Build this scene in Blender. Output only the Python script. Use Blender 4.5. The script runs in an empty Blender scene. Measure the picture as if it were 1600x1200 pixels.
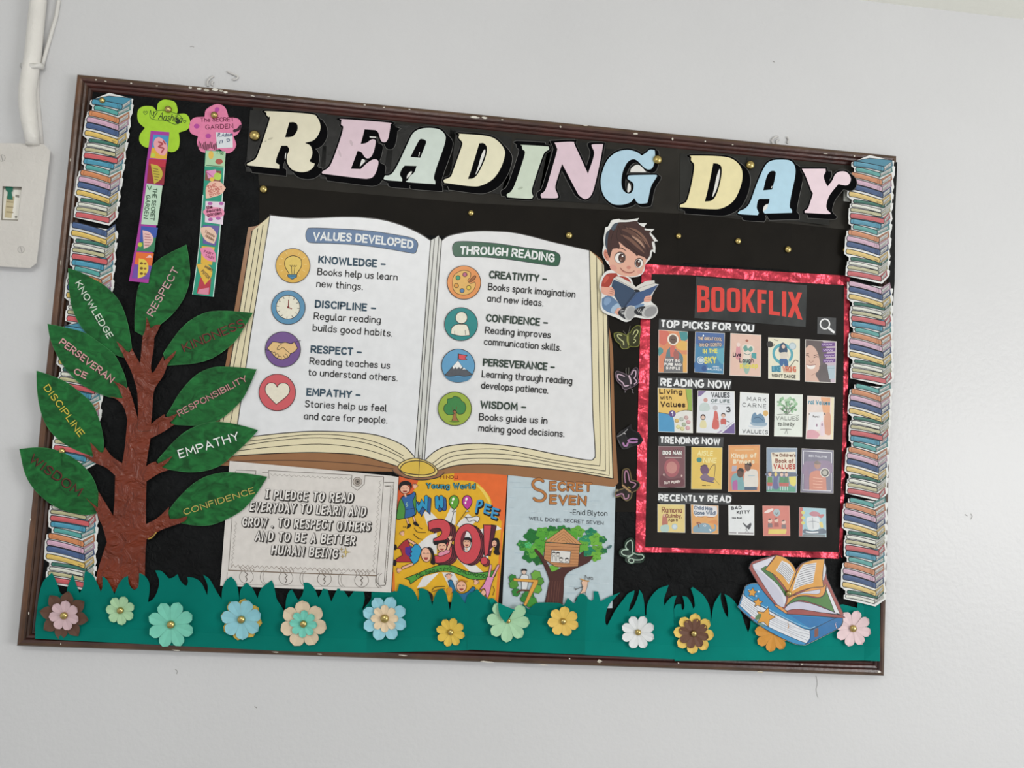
import bpy, math, random
from mathutils import Vector, Matrix
from mathutils.geometry import tessellate_polygon

# ------------------------------------------------------------------ camera
SC = bpy.context.scene
COL = SC.collection
CZ = 1.80                      # height of the board's centre above the floor
REF = 0.015                    # depth (m) of the frame corners in front of the wall
FPX = 1250.0
CAM = Vector((-0.11674954, -(1.7318438 + REF), CZ - 0.13445035))
RX = Vector((0.9932250635, -0.0993470170, 0.0602838565))
RY = Vector((-0.0674783097, -0.0707216556, 0.9952110958))
RZ = Vector((-0.0946078795, -0.9925364566, -0.0769462896))
cam = bpy.data.cameras.new('camera')
cam.sensor_width = 36.0
cam.lens = 36.0 * FPX / 1600.0
cam.clip_start = 0.05
cam_ob = bpy.data.objects.new('camera', cam)
COL.objects.link(cam_ob)
M4 = Matrix((RX, RY, RZ)).transposed().to_4x4()
M4.translation = CAM
cam_ob.matrix_world = M4
SC.camera = cam_ob

# ------------------------------------------------------------------ light
w = bpy.data.worlds.new('world'); SC.world = w; w.use_nodes = True
bg = w.node_tree.nodes['Background']
bg.inputs[0].default_value = (0.97, 0.985, 1.0, 1)
bg.inputs[1].default_value = 0.66
def area(name, loc, aim, sx, sy, power, col=(1, 1, 1)):
    l = bpy.data.lights.new(name, 'AREA'); l.shape = 'RECTANGLE'; l.size = sx; l.size_y = sy
    l.energy = power; l.color = col
    o = bpy.data.objects.new(name, l); COL.objects.link(o); o.location = loc
    o.rotation_euler = (Vector(aim) - Vector(loc)).to_track_quat('-Z', 'Y').to_euler()
    return o
area('window_daylight', (3.05, -2.8, 1.62), (0.2, 0, CZ), 1.5, 1.25, 62, (1.0, 0.995, 0.985))
area('ceiling_lamp', (-0.6, -2.2, 2.7), (-0.3, 0, CZ - 0.3), 1.2, 0.3, 14, (1.0, 0.985, 0.96))
SC.view_settings.view_transform = 'Standard'
SC.view_settings.look = 'None'
SC.view_settings.exposure = 0.05
SC.view_settings.gamma = 1.0
SC.view_settings.use_curve_mapping = False
random.seed(7)
# ------------------------------------------------------------------ helpers
def pt(x, y, d):
    """the point d millimetres in front of the wall that photo pixel (x, y) shows"""
    r = RX * ((x - 800) / FPX) + RY * (-(y - 600) / FPX) - RZ
    k = (-d * 0.001 - CAM.y) / r.y
    return CAM + r * k

def lin(c):
    c = c.lstrip('#')
    if len(c) == 3: c = ''.join(a * 2 for a in c)
    out = []
    for i in (0, 2, 4):
        v = int(c[i:i + 2], 16) / 255
        out.append(v / 12.92 if v <= 0.04045 else ((v + 0.055) / 1.055) ** 2.4)
    return out + [1.0]

MATS = {}
def nt(m, t, x=0, **kw):
    n = m.node_tree.nodes.new(t)
    for k, v in kw.items(): setattr(n, k, v)
    return n
def mat(kind):
    """procedural materials; the printed or painted colour comes from the mesh's own colour attribute"""
    if kind in MATS: return MATS[kind]
    P = dict(  # rough, spec, noise scale, noise amount, bump scale, bump strength, metallic
        paper=(.62, .35, 60, .05, 34, .10, 0), print=(.62, .22, 300, .03, 30, .05, 0),
        gloss=(.30, .40, 40, .04, 24, .12, 0), ink=(.55, .25, 200, .04, 200, .02, 0),
        blackpaper=(.6, .11, 9, .25, 7, .16, 0), blackgloss=(.34, .16, 14, .3, 12, .25, 0),
        matteblack=(.8, .05, 14, .2, 30, .05, 0), crepe=(.7, .12, 26, .4, 60, .7, 0), leaf=(.6, .2, 38, .5, 60, .16, 0),
        trunk=(.33, .38, 14, .18, 34, 1, 0), foil=(.32, .5, 16, .3, 150, .22, .75),
        brass=(.25, .5, 60, .06, 60, .02, 1), wood=(.30, .5, 18, .35, 90, .10, 0),
        wall=(.34, .22, 2.5, .02, 130, .1, 0), oldpaint=(.40, .45, 14, .05, 60, .28, 0),
        plastic=(.4, .45, 40, .03, 40, .03, 0), teal=(.7, .08, 9, .10, 16, .12, 0),
        foam=(.75, .2, 80, .06, 80, .06, 0))[kind]
    m = bpy.data.materials.new(kind); m.use_nodes = True
    N, L = m.node_tree.nodes, m.node_tree.links
    b = N['Principled BSDF']
    at = nt(m, 'ShaderNodeAttribute', attribute_name='Col')
    tc = nt(m, 'ShaderNodeTexCoord')
    mp = nt(m, 'ShaderNodeMapping'); L.new(tc.outputs['Object'], mp.inputs[0])
    if kind == 'leaf': mp.inputs['Scale'].default_value = (1.0, 1, 1.5); mp.inputs['Rotation'].default_value = (0, .7, 0)
    if kind == 'wood': mp.inputs['Scale'].default_value = (1, 1, 1)
    no = nt(m, 'ShaderNodeTexNoise'); no.inputs['Scale'].default_value = P[2]; no.inputs['Detail'].default_value = 5; no.inputs['Distortion'].default_value = 1.2 if kind == 'leaf' else 0
    L.new(mp.outputs[0], no.inputs['Vector'])
    mr = nt(m, 'ShaderNodeMapRange'); mr.inputs['From Min'].default_value = .3; mr.inputs['From Max'].default_value = .7
    mr.inputs['To Min'].default_value = 1 - P[3]; mr.inputs['To Max'].default_value = 1 + P[3]
    L.new(no.outputs['Fac'], mr.inputs['Value'])
    mx = nt(m, 'ShaderNodeMix', data_type='RGBA', blend_type='MULTIPLY'); mx.inputs['Factor'].default_value = 1
    L.new(at.outputs['Color'], mx.inputs['A']); L.new(mr.outputs[0], mx.inputs['B'])
    L.new(mx.outputs['Result'], b.inputs['Base Color'])
    b.inputs['Roughness'].default_value = P[0]; b.inputs['Specular IOR Level'].default_value = P[1]
    b.inputs['Metallic'].default_value = P[6]
    if kind == 'foil':
        n2 = nt(m, 'ShaderNodeTexNoise'); n2.inputs['Scale'].default_value = 22; n2.inputs['Detail'].default_value = 1
        L.new(mp.outputs[0], n2.inputs['Vector'])
        b2 = nt(m, 'ShaderNodeBump'); b2.inputs['Strength'].default_value = 1; b2.inputs['Distance'].default_value = .03
        L.new(n2.outputs['Fac'], b2.inputs['Height'])
        bn = nt(m, 'ShaderNodeTexVoronoi'); bn.inputs['Scale'].default_value = P[4]; h = bn.outputs['Distance']
    elif kind == 'wall':
        bn = nt(m, 'ShaderNodeTexNoise'); bn.inputs['Scale'].default_value = 85; bn.inputs['Detail'].default_value = 2; h = bn.outputs['Fac']
    else:
        bn = nt(m, 'ShaderNodeTexNoise'); bn.inputs['Scale'].default_value = P[4]; bn.inputs['Detail'].default_value = 3
        if kind in ('trunk', 'crepe', 'blackpaper', 'blackgloss', 'oldpaint'): bn.inputs['Distortion'].default_value = 1.1
        h = bn.outputs['Fac']
    L.new(mp.outputs[0], bn.inputs['Vector'])
    bu = nt(m, 'ShaderNodeBump'); bu.inputs['Strength'].default_value = P[5]
    bu.inputs['Distance'].default_value = {'wall': .008, 'foil': .004, 'blackpaper': .02, 'blackgloss': .01, 'trunk': .014, 'crepe': .009}.get(kind, .005)
    if kind == 'foil': L.new(b2.outputs[0], bu.inputs['Normal'])
    L.new(h, bu.inputs['Height']); L.new(bu.outputs[0], b.inputs['Normal'])
    MATS[kind] = m
    return m

def link_mesh(name, verts, faces, cols, kind, parent=None, origin=None, smooth=False):
    origin = origin or Vector((0, 0, 0))
    me = bpy.data.meshes.new(name)
    me.from_pydata([tuple(v - origin) for v in verts], [], faces)
    a = me.color_attributes.new('Col', 'FLOAT_COLOR', 'CORNER')
    buf = []
    for f, c in zip(faces, cols): buf += list(c) * len(f)
    a.data.foreach_set('color', buf)
    me.materials.append(mat(kind))
    if smooth: me.polygons.foreach_set('use_smooth', [True] * len(faces))
    me.update()
    o = bpy.data.objects.new(name, me); COL.objects.link(o)
    if parent: o.parent = parent
    else: o.location = origin
    return o

def P(s, closed=True, n=5):
    """path text -> points; 'x,y' smooth, 'x,y!' corner, leading '/' = all corners"""
    if not isinstance(s, str): return [tuple(p) for p in s]
    allc = s.startswith('/'); s = s.lstrip('/')
    pts = []
    for t in s.split():
        c = t.endswith('!'); x, y = t.rstrip('!').split(',')
        pts.append((float(x), float(y), c or allc))
    N = len(pts); out = []
    for i in range(N if closed else N - 1):
        p1, p2 = pts[i], pts[(i + 1) % N]
        out.append((p1[0], p1[1]))
        if p1[2] and p2[2]: continue
        p0 = pts[i - 1] if (i > 0 or closed) else p1
        p3 = pts[(i + 2) % N] if (closed or i + 2 < N) else p2
        m1 = (0.5 * (p2[0] - p0[0]), 0.5 * (p2[1] - p0[1])) if not p1[2] else (p2[0] - p1[0], p2[1] - p1[1])
        m2 = (0.5 * (p3[0] - p1[0]), 0.5 * (p3[1] - p1[1])) if not p2[2] else (p2[0] - p1[0], p2[1] - p1[1])
        for k in range(1, n):
            t = k / n; t2, t3 = t * t, t * t * t
            a, b, c, d = 2 * t3 - 3 * t2 + 1, t3 - 2 * t2 + t, -2 * t3 + 3 * t2, t3 - t2
            out.append((a * p1[0] + b * m1[0] + c * p2[0] + d * m2[0], a * p1[1] + b * m1[1] + c * p2[1] + d * m2[1]))
    if not closed: out.append((pts[-1][0], pts[-1][1]))
    return out

def Z(x0, y0, k=1.0): return lambda x, y: (x0 + x * k, y0 + y * k)
def crop(x0, y0, x1, outw=1600): return Z(x0, y0, (x1 - x0) / outw)
def Quad(q):
    (ax, ay), (bx, by), (cx, cy), (dx, dy) = q      # TL TR BR BL, local 0..100
    def f(x, y):
        u, v = x / 100, y / 100
        return (ax * (1 - u) * (1 - v) + bx * u * (1 - v) + cx * u * v + dx * (1 - u) * v,
                ay * (1 - u) * (1 - v) + by * u * (1 - v) + cy * u * v + dy * (1 - u) * v)
    return f
def ell(cx, cy, rx, ry=None, n=28, a0=0, a1=360, rot=0):
    ry = rx if ry is None else ry
    r = math.radians(rot); c, s = math.cos(r), math.sin(r); out = []
    m = n if a1 - a0 >= 360 else n + 1
    for i in range(m):
        a = math.radians(a0 + (a1 - a0) * i / n); x, y = rx * math.cos(a), ry * math.sin(a)
        out.append((cx + x * c - y * s, cy + x * s + y * c))
    return out

FONT = {}
def _font():
    bowl = '4.8,5.4 3.6,6.6 2.2,6.6 .6,5.6 0,3.3 .6,.9 2.2,0 3.6,.3 4.8,1.8'
    bb = '0,4.8 1.2,6.3 2.7,6.6 4.4,5.6 5,3.3 4.4,1 2.7,0 1.2,.3 0,1.8'
    pp = '0,0! 0,10! 3,10 5.3,9.3 6,7.4 5.3,5.4 3,4.7 0,4.7!'
    oo = '3.7,10 1.2,8.8 0,5 1.2,1.2 3.7,0 6.2,1.2 7.4,5 6.2,8.8 3.7,10'
    T = '''A 7 /0,0 3.5,10 7,0;/1.2,3.5 5.8,3.5
B 6 0,0! 0,10! 3,10 5,9.4 5.4,7.7 4.8,5.9 3,5.3 0,5.3!;0,5.3! 3.3,5.3 5.6,4.5 6,2.7 5.4,.8 3.3,0 0,0!
C 6.2 6.2,8.3 5.2,9.6 3.5,10 1.2,8.8 0,5 1.2,1.2 3.5,0 5.2,.4 6.2,1.7
D 6.5 0,0! 0,10! 2.5,10 5.4,8.8 6.5,5 5.4,1.2 2.5,0 0,0!
E 5.2 /5.2,10 0,10 0,0 5.2,0;/0,5.2 4.5,5.2
F 5 /5,10 0,10 0,0;/0,5.2 4.4,5.2
G 6.6 6.3,8.4 5.2,9.6 3.5,10 1.2,8.8 0,5 1.2,1.2 3.5,0 5.6,.6 6.6,2 6.6,4.5! 4,4.5!
H 6.4 /0,0 0,10;/6.4,0 6.4,10;/0,5.2 6.4,5.2
I .6 /.3,0 .3,10
Î 3.6 /0,0 3.6,0;/1.8,0 1.8,10;/0,10 3.6,10
J 4 4,10! 4,2.5 3.2,.6 1.8,0 .5,.4 0,1.8
K 6 /0,0 0,10;/5.6,10 0,4;/2,6 6,0
L 4.8 /0,10 0,0 4.8,0
M 8 /0,0 .6,10 4,3 7.4,10 8,0
N 6.6 /0,0 0,10 6.6,0 6.6,10
O 7.4 OO
P 6 PP
Q 7.4 OO;/4.5,2.5 7.4,-.6
R 6.2 PP;/2.8,4.7 6.2,0
S 5.6 5.3,8.4 4.3,9.7 2.8,10 .9,9.3 .3,7.6 1.2,6 2.8,5.2 4.6,4.3 5.4,2.6 4.7,.8 2.8,0 1.1,.4 0,1.8
T 6 /3,0 3,10;/0,10 6,10
U 6.4 0,10! 0,3 .9,.8 3.2,0 5.5,.8 6.4,3 6.4,10!
V 6.8 /0,10 3.4,0 6.8,10
W 9.4 /0,10 2.3,0 4.7,8 7.1,0 9.4,10
X 6.4 /0,10 6.4,0;/6.4,10 0,0
Y 6.4 /0,10 3.2,4.8 6.4,10;/3.2,4.8 3.2,0
Z 6 /0,10 6,10 0,0 6,0
a 5.2 BOWL;4.8,6.6! 4.8,1.2! 5.2,0!
b 5 /0,10 0,0;BB
c 4.4 4.3,5.5 3.5,6.4 2.4,6.6 .7,5.7 0,3.3 .7,.9 2.4,0 3.5,.2 4.4,1.1
d 5 /5,10 5,0;5,4.8 3.8,6.3 2.3,6.6 .6,5.6 0,3.3 .6,1 2.3,0 3.8,.3 5,1.8
e 4.8 0,3.5! 4.7,3.5! 4.5,5.2 3.8,6.3 2.5,6.6 .7,5.7 0,3.3 .8,.8 2.6,0 3.8,.3 4.6,1.2
f 3.4 3.4,9.7 2.6,10 1.6,9.6 1.2,8 1.2,0!;/0,6.4 3,6.4
g 5 BOWL;4.8,6.6! 4.8,-.8 4.2,-2.6 2.6,-3.2 .6,-2.6
h 4.8 /0,10 0,0;0,4.6 1.2,6.1 2.8,6.6 4.3,5.9 4.8,4.3 4.8,0!
i .6 /.3,6.6 .3,0;/.3,9 .3,9.2
j 2 1.6,6.6! 1.6,-1.5 1,-2.8 -.2,-3.1;/1.6,9 1.6,9.2
k 4.6 /0,10 0,0;/4.2,6.4 0,2.8;/1.6,4.2 4.6,0
l 1.2 0,10! 0,1.4 .4,.2 1.2,0
m 7.6 /0,6.6 0,0;0,4.7 1,6.2 2.1,6.6 3.3,6 3.8,4.6 3.8,0!;3.8,4.7 4.8,6.2 5.9,6.6 7.1,6 7.6,4.6 7.6,0!
n 4.8 /0,6.6 0,0;0,4.6 1.2,6.1 2.8,6.6 4.3,5.9 4.8,4.3 4.8,0!
o 5.2 2.6,6.6 .7,5.6 0,3.3 .7,1 2.6,0 4.5,1 5.2,3.3 4.5,5.6 2.6,6.6
p 5 /0,6.6 0,-3.2;BB
q 5 BOWL;/4.8,6.6 4.8,-3.2
r 3.2 /0,6.6 0,0;0,4.4 .9,6 2,6.6 3.2,6.4
s 4 3.8,5.6 3.1,6.4 2.1,6.6 .8,6.2 .3,5 .9,3.9 2.1,3.4 3.4,2.9 3.9,1.7 3.2,.4 2,0 .8,.2 0,1.1
t 3.4 1.2,9! 1.2,1.6 1.8,.2 3.2,.1;/0,6.4 3,6.4
u 4.8 0,6.6! 0,2.2 .5,.6 2,0 3.6,.5 4.8,2;/4.8,6.6 4.8,0
v 4.8 /0,6.6 2.4,0 4.8,6.6
w 7 /0,6.6 1.8,0 3.5,5.4 5.2,0 7,6.6
x 4.6 /0,6.6 4.6,0;/4.6,6.6 0,0
y 5 /0,6.6 2.5,.3;/5,6.6 1.3,-3.2
z 4.4 /0,6.6 4.4,6.6 0,0 4.4,0
0 6 3,10 .8,8.6 0,5 .8,1.4 3,0 5.2,1.4 6,5 5.2,8.6 3,10
1 2.4 /0,8 2.2,10 2.2,0
3 5.4 .3,8.6 1.4,9.7 2.8,10 4.6,9.2 4.8,7.3 4,5.8 2.2,5.4! 4.2,5 5.3,3.6 5.2,1.5 4,.2 2.5,0 1,.4 0,1.6
7 5.4 /0,10 5.4,10 2,0
8 5.6 2.8,10 1,9.2 .7,7.5 2.8,5.4 5.1,3.6 5.2,1.2 2.8,0 .4,1.2 .5,3.6 2.8,5.4 4.9,7.5 4.6,9.2 2.8,10
. .6 /.3,0 .3,.3
, 1 /.7,.4 .1,-1.4
! .6 /.3,10 .3,3;/.3,0 .3,.3
- 3.2 /0,4.2 3.2,4.2
– 5 /0,4.4 5,4.4
' .6 /.3,10 .2,7.6
( 2 2,11 .4,8 0,5 .4,2 2,-1'''
    for ln in T.split('\n'):
        c, wd, body = ln.split(' ', 2)
        body = body.replace('BOWL', bowl).replace('BB', bb).replace('PP', pp).replace('OO', oo)
        FONT[c] = (float(wd), [P(s, closed=False, n=4) for s in body.split(';')])
_font()

class Art:
    """collects flat printed or cut shapes; every new shape lies a hair in front of the last"""
    def __init__(s, T, d):
        s.T, s.d, s.D, s.st, s.mu = T, d, None, .006, 0
        s.v, s.f, s.c = [], [], []
    def col(s, c):
        c = lin(c) if isinstance(c, str) else list(c)
        if s.mu:
            g = .3 * c[0] + .5 * c[1] + .2 * c[2]; c = [v * (1 - s.mu) + g * s.mu * 1.05 for v in c[:3]] + [1]
        return c
    def dep(s, x, y): return s.d + (s.D(x, y) if s.D else 0)
    def _face(s, idx, px, c):
        a = sum(px[i][0] * px[(i + 1) % len(px)][1] - px[(i + 1) % len(px)][0] * px[i][1] for i in range(len(px)))
        if abs(a) < 1e-9: return
        s.f.append(tuple(idx) if a < 0 else tuple(reversed(idx))); s.c.append(c)
    def poly(s, pts, col, t=0, holes=(), step=None, side=None, raw=False):
        s.d += s.st if step is None else step
        loops = [P(pts)] + [P(h) for h in holes]
        c = s.col(col)
        if not raw: loops = [[s.T(*p) for p in lp] for lp in loops]
        flat = [p for lp in loops for p in lp]
        b = len(s.v)
        s.v += [pt(p[0], p[1], s.dep(*p)) for p in flat]
        if len(flat) == 3: tris = [(0, 1, 2)]
        else: tris = tessellate_polygon([[Vector((p[0], p[1], 0)) for p in lp] for lp in loops])
        for t3 in tris: s._face([b + i for i in t3], [flat[i] for i in t3], c)
        if t:
            cs = lin(side) if side else c
            b2 = len(s.v); s.v += [pt(p[0], p[1], s.dep(*p) - t) for p in flat]
            k = 0
            for lp in loops:
                n = len(lp)
                for i in range(n):
                    j = (i + 1) % n
                    s.f.append((b + k + i, b + k + j, b2 + k + j, b2 + k + i)); s.c.append(cs)
                k += n
    def stroke(s, pts, wd, col, closed=False, step=None, cap=True, taper=None):
        s.d += s.st if step is None else step
        q = P(pts, closed=closed)
        c = s.col(col)
        r = wd / 2
        q = [p for i, p in enumerate(q) if i == 0 or abs(p[0] - q[i - 1][0]) + abs(p[1] - q[i - 1][1]) > 1e-6]
        if closed and len(q) > 2 and abs(q[0][0] - q[-1][0]) + abs(q[0][1] - q[-1][1]) < 1e-6: q.pop()
        n = len(q)
        if n < 2: return
        L, R = [], []
        for i in range(n):
            a = q[i - 1] if (i > 0 or closed) else None
            e = q[(i + 1) % n] if (i < n - 1 or closed) else None
            p = q[i]; t1 = t2 = None
            if a: m = math.hypot(p[0] - a[0], p[1] - a[1]); t1 = ((p[0] - a[0]) / m, (p[1] - a[1]) / m)
            if e: m = math.hypot(e[0] - p[0], e[1] - p[1]); t2 = ((e[0] - p[0]) / m, (e[1] - p[1]) / m)
            t1 = t1 or t2; t2 = t2 or t1
            n1, n2 = (-t1[1], t1[0]), (-t2[1], t2[0])
            mx, my = n1[0] + n2[0], n1[1] + n2[1]; ml = math.hypot(mx, my)
            if ml < .3: mx, my, ml = n2[0], n2[1], 1
            mx, my = mx / ml, my / ml
            k = min(1 / max(.35, mx * n1[0] + my * n1[1]), 2.0) * r
            if taper: k *= taper(i / (n - 1))
            L.append((p[0] + mx * k, p[1] + my * k)); R.append((p[0] - mx * k, p[1] - my * k))
        def add(loc):
            px = [s.T(*p) for p in loc]; b = len(s.v)
            s.v += [pt(p[0], p[1], s.dep(*p)) for p in px]
            s._face(list(range(b, b + len(px))), px, c)
        for i in range(n if closed else n - 1):
            j = (i + 1) % n
            add([L[i], L[j], R[j], R[i]])
        if cap and not closed and not taper:
            for p, o in ((q[0], q[1]), (q[-1], q[-2])):
                ang = math.atan2(p[1] - o[1], p[0] - o[0])
                add([(p[0] + r * math.cos(ang + math.pi * (k / 4 - .5)), p[1] + r * math.sin(ang + math.pi * (k / 4 - .5))) for k in range(5)])
    def ol(s, pts, col, lw, lcol, t=0, holes=()):
        s.poly(pts, col, t, holes); s.stroke(pts, lw, lcol, closed=True)
        for h in holes: s.stroke(h, lw, lcol, closed=True)
    def disc(s, cx, cy, rx, col, ry=None, lw=0, lcol='222', rot=0, n=28, t=0):
        e = ell(cx, cy, rx, ry, n, rot=rot); s.poly(e, col, t)
        if lw: s.stroke(e, lw, lcol, closed=True)
    def text(s, txt, x0, y0, x1, y1, h, col, wd, sp=None, slant=0, jit=0, cap=True, gap=None, arc=0):
        """stroke lettering fitted exactly on the baseline (x0,y0)-(x1,y1), cap height h"""
        if sp is None: sp = 1.45 + 7 * wd / h
        if gap is None: gap = 2.2 + .7 * sp
        W = 0; g = []
        for ch in txt:
            if ch == ' ': W += gap; continue
            g.append((W, ch)); W += FONT[ch][0] + sp
        W -= sp
        bl = math.hypot(x1 - x0, y1 - y0); ux, uy = (x1 - x0) / bl, (y1 - y0) / bl
        nx, ny = uy, -ux
        kx = (bl - wd) / W; ky = (h - wd) / 10
        base = s.d
        for off, ch in g:
            jr = random.uniform(-jit, jit); ja = random.uniform(-jit, jit) * .06
            for si, st in enumerate(FONT[ch][1]):
                q = []
                for (gx, gy) in st:
                    lx = wd / 2 + (off + gx) * kx + slant * gy * ky; ly = wd / 2 + gy * ky + jr * ky + ja * gx * ky * 4
                    if arc: u = (lx / bl) * 2 - 1; ly += arc * (1 - u * u)
                    q.append((x0 + ux * lx + nx * ly, y0 + uy * lx + ny * ly))
                s.d = base + s.st + .003 * si
                s.stroke(q, wd, col, step=0, cap=cap)
        s.d = base + s.st + .012

class Th:
    """one thing: an Empty (or one mesh when solo) with parts; shape calls go to the part being built"""
    def __init__(s, name, label, cat, at, d, group=None, solo=None, T=None, D=None):
        s.name, s.loc, s.d, s.T, s.D = name, pt(at[0], at[1], d), d, T or Z(0, 0), D
        s.art = None; s.root = None; s.meta = (label, cat, group); s.last = None; s.pend = None
        if not solo:
            s.root = bpy.data.objects.new(name, None); COL.objects.link(s.root); s.root.location = s.loc
            s.root.empty_display_size = .02; s._tag(s.root)
        else: s.pend = (name, solo, None, None); s._start()
    def _tag(s, o):
        o['label'], o['category'] = s.meta[0], s.meta[1]
        if s.meta[2]: o['group'] = s.meta[2]
    mute = 0
    def _start(s): s.art = Art(s.T, s.d); s.art.D = s.D; s.art.mu = s.mute
    def flush(s):
        if s.art and s.art.f:
            nm, kind, par, lab = s.pend
            o = link_mesh(nm, s.art.v, s.art.f, s.art.c, kind, par, s.loc)
            if par:
                if par is not s.root: o.matrix_local = Matrix()
                else: s.last = o
                if lab: o['label'] = lab
            else: s._tag(o); s.root = o; s.last = o
            s.d = s.art.d
        s.art = None
    def part(s, name, kind='print', label=None, up=.06, sub=False):
        s.flush(); s.d += up
        s.pend = (name, kind, (s.last if sub else s.root), label); s._start()
        return s
    def at(s, d): s.flush(); s.d = d
    def sub(s, name, kind='print', label=None, up=.04): return s.part(name, kind, label, up, True)
    def end(s): s.flush(); return s.root
    def __getattr__(s, k):
        if k in ('poly', 'stroke', 'ol', 'disc', 'text'): return getattr(s.art, k)
        raise AttributeError(k)

def tag(o, label, cat, group=None):
    o['label'] = label; o['category'] = cat
    if group: o['group'] = group
    return o
def lathe(prof, c, n=20):
    """prof: (radius mm, depth mm towards the room) around the axis through c"""
    v, f = [], []
    for r, d in prof:
        for i in range(n):
            a = 2 * math.pi * i / n
            v.append(c + Vector((r * math.cos(a), -d, r * math.sin(a))) * .001)
    for k in range(len(prof) - 1):
        for i in range(n):
            j = (i + 1) % n
            f.append((k * n + i, k * n + j, (k + 1) * n + j, (k + 1) * n + i))
    f.append(tuple(range((len(prof) - 1) * n, len(prof) * n)))
    return v, f
def pin_mesh(px, py, d, rpx, name, parent=None, origin=None, col='b9a468'):
    r = rpx * 1.36
    c = pt(px, py, d)
    prof = [(r * .55, -1.2), (r * .96, -.6), (r, .0), (r * .97, r * .28), (r * .85, r * .5), (r * .62, r * .68), (r * .34, r * .79), (r * .1, r * .83)]
    v, f = lathe(prof, c)
    return link_mesh(name, v, f, [lin(col)] * len(f), 'brass', parent, origin if parent else c, True)
def pin(px, py, d, r, label, group='brass pins on the black paper', col='b9a468'):
    return tag(pin_mesh(px, py, d, r, 'push_pin', None, None, col), label, 'pin', group)
def tube(path, radii, n=14):
    v, f = [], []
    for i, p in enumerate(path):
        t = (path[min(i + 1, len(path) - 1)] - path[max(i - 1, 0)]).normalized()
        a = t.cross(Vector((0, 1, 0))).normalized(); b = a.cross(t)
        for k in range(n):
            w_ = 2 * math.pi * k / n; v.append(p + (a * math.cos(w_) + b * math.sin(w_)) * radii[i])
    for i in range(len(path) - 1):
        for k in range(n):
            j = (k + 1) % n; f.append((i * n + k, i * n + j, (i + 1) * n + j, (i + 1) * n + k))
    f.append(tuple(reversed(range(n)))); f.append(tuple(range((len(path) - 1) * n, len(path) * n)))
    return v, f
def struct(o): o['kind'] = 'structure'; return o
def box(x0, x1, y0, y1, z0, z1):
    v = [Vector((x, y, z)) for x in (x0, x1) for y in (y0, y1) for z in (z0, z1)]
    return v, [(0, 1, 3, 2), (4, 6, 7, 5), (0, 4, 5, 1), (2, 3, 7, 6), (0, 2, 6, 4), (1, 5, 7, 3)]
# ------------------------------------------------------------------ the room
v, f = box(-2.6, 3.2, 0, .2, 0, 2.774)
struct(link_mesh('wall_back', v, f, [lin('cdcdce')] * 6, 'wall'))
v, f = box(-2.6, 3.2, -4.2, .2, 2.774, 2.9)
struct(link_mesh('ceiling', v, f, [lin('efefe6')] * 6, 'wall'))
v, f = box(-2.6, 3.2, -4.2, .2, -.1, 0)
struct(link_mesh('floor', v, f, [lin('b4b3b1')] * 6, 'plastic'))

# conduit coming down to the switch plate
def px_tube(pts, name, col, kind, parent, origin, n=14):
    path = [pt(x, y, d) for x, y, d, r in pts]
    v, f = tube(path, [r * .001 for *_, r in pts], n)
    return link_mesh(name, v, f, [lin(col)] * len(f), kind, parent, origin, True)
o = pt(50, 100, 14)
root = bpy.data.objects.new('conduit_pipe', None); COL.objects.link(root); root.location = o
tag(root, 'thick white painted conduit pipe running down the wall into the switch plate', 'pipe')
px_tube([(63, -60, 16, 16), (60, 0, 16, 16), (55, 50, 16, 16), (51, 90, 16, 16), (46, 120, 16, 16), (43, 140, 17, 16.5), (43, 160, 18, 17), (45, 185, 20, 16), (49, 205, 22, 14.5), (51, 226, 23, 13)], 'pipe', 'dcd9d3', 'oldpaint', root, o)
px_tube([(66, 104, 8, 7), (60, 103, 16, 7), (52, 103, 32.2, 5), (44, 103, 20, 7), (36, 103, 4, 7)], 'pipe_clip', 'd8d6d1', 'oldpaint', root, o, 8)
px_tube([(58, 110, 2, 5), (57, 150, 2, 6), (60, 190, 3, 7), (63, 226, 3, 7)], 'putty_seam', 'cfccc8', 'oldpaint', root, o, 8)
o = pt(85, 40, 4)
tag(px_tube([(95, -40, 3, 4), (92, 0, 3, 4), (88, 25, 3, 4), (78, 60, 3, 4), (70, 88, 4, 4), (66, 103, 7, 4)], 'wall_cable', 'd2d0cb', 'oldpaint', None, o, 8),
    'thin white painted cable joining the thick conduit pipe at its clip', 'cable')
o = pt(30, 60, 4)
# switch plate, cut by the left edge of the photo
s = Th('switch_plate', 'white painted switch plate under the conduit, with a worn switch in its window', 'switch', (20, 320), 0)
s.at(18)
s.part('cover_plate', 'oldpaint', up=0)
hole = '/4,291 34,292 28,345 2,344'
s.poly('/-70,226 -64,222 68,225 79,236 57,411 47,419 -70,412', 'cdc9c3', 18, holes=[hole])
s.at(10)
s.part('switch_module', 'plastic', up=0)
s.poly('/2,289 36,290 30,347 0,346', '9a968c', 8); s.poly('/6,296 33,297 28,343 4,342', 'e6e3da', 1)
s.poly('/10,306 23,307 18,341 7,340', 'c4b795', 3)
for y in (314, 322, 330): s.poly('/%g,%g %g,%g %g,%g %g,%g' % (10, y, 21, y + 1, 20.6, y + 3, 9.6, y + 2), '9d8f70')
s.poly('/24,304 30,305 30,309 24,308', '8d8a80'); s.disc(25, 339, 2, '8d8a80')
s.part('green_tab', 'plastic', up=2)
s.poly('/8,287 16,290 20,289 20,299 18,300 20,312 11,311 12,300 9,297', '1d6a55', 2)
for (x, y) in ((3, 247), (33, 390)):
    s.at(18.2)
    s.part('screw', 'oldpaint', up=0); s.disc(x, y, 5.2, 'c6c2bd', t=.6, lw=.8, lcol='a5a29d'); s.stroke('/%g,%g %g,%g' % (x - 1, y - 4, x + 1, y + 4), 1.2, '9a9792')
s.end()

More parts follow.
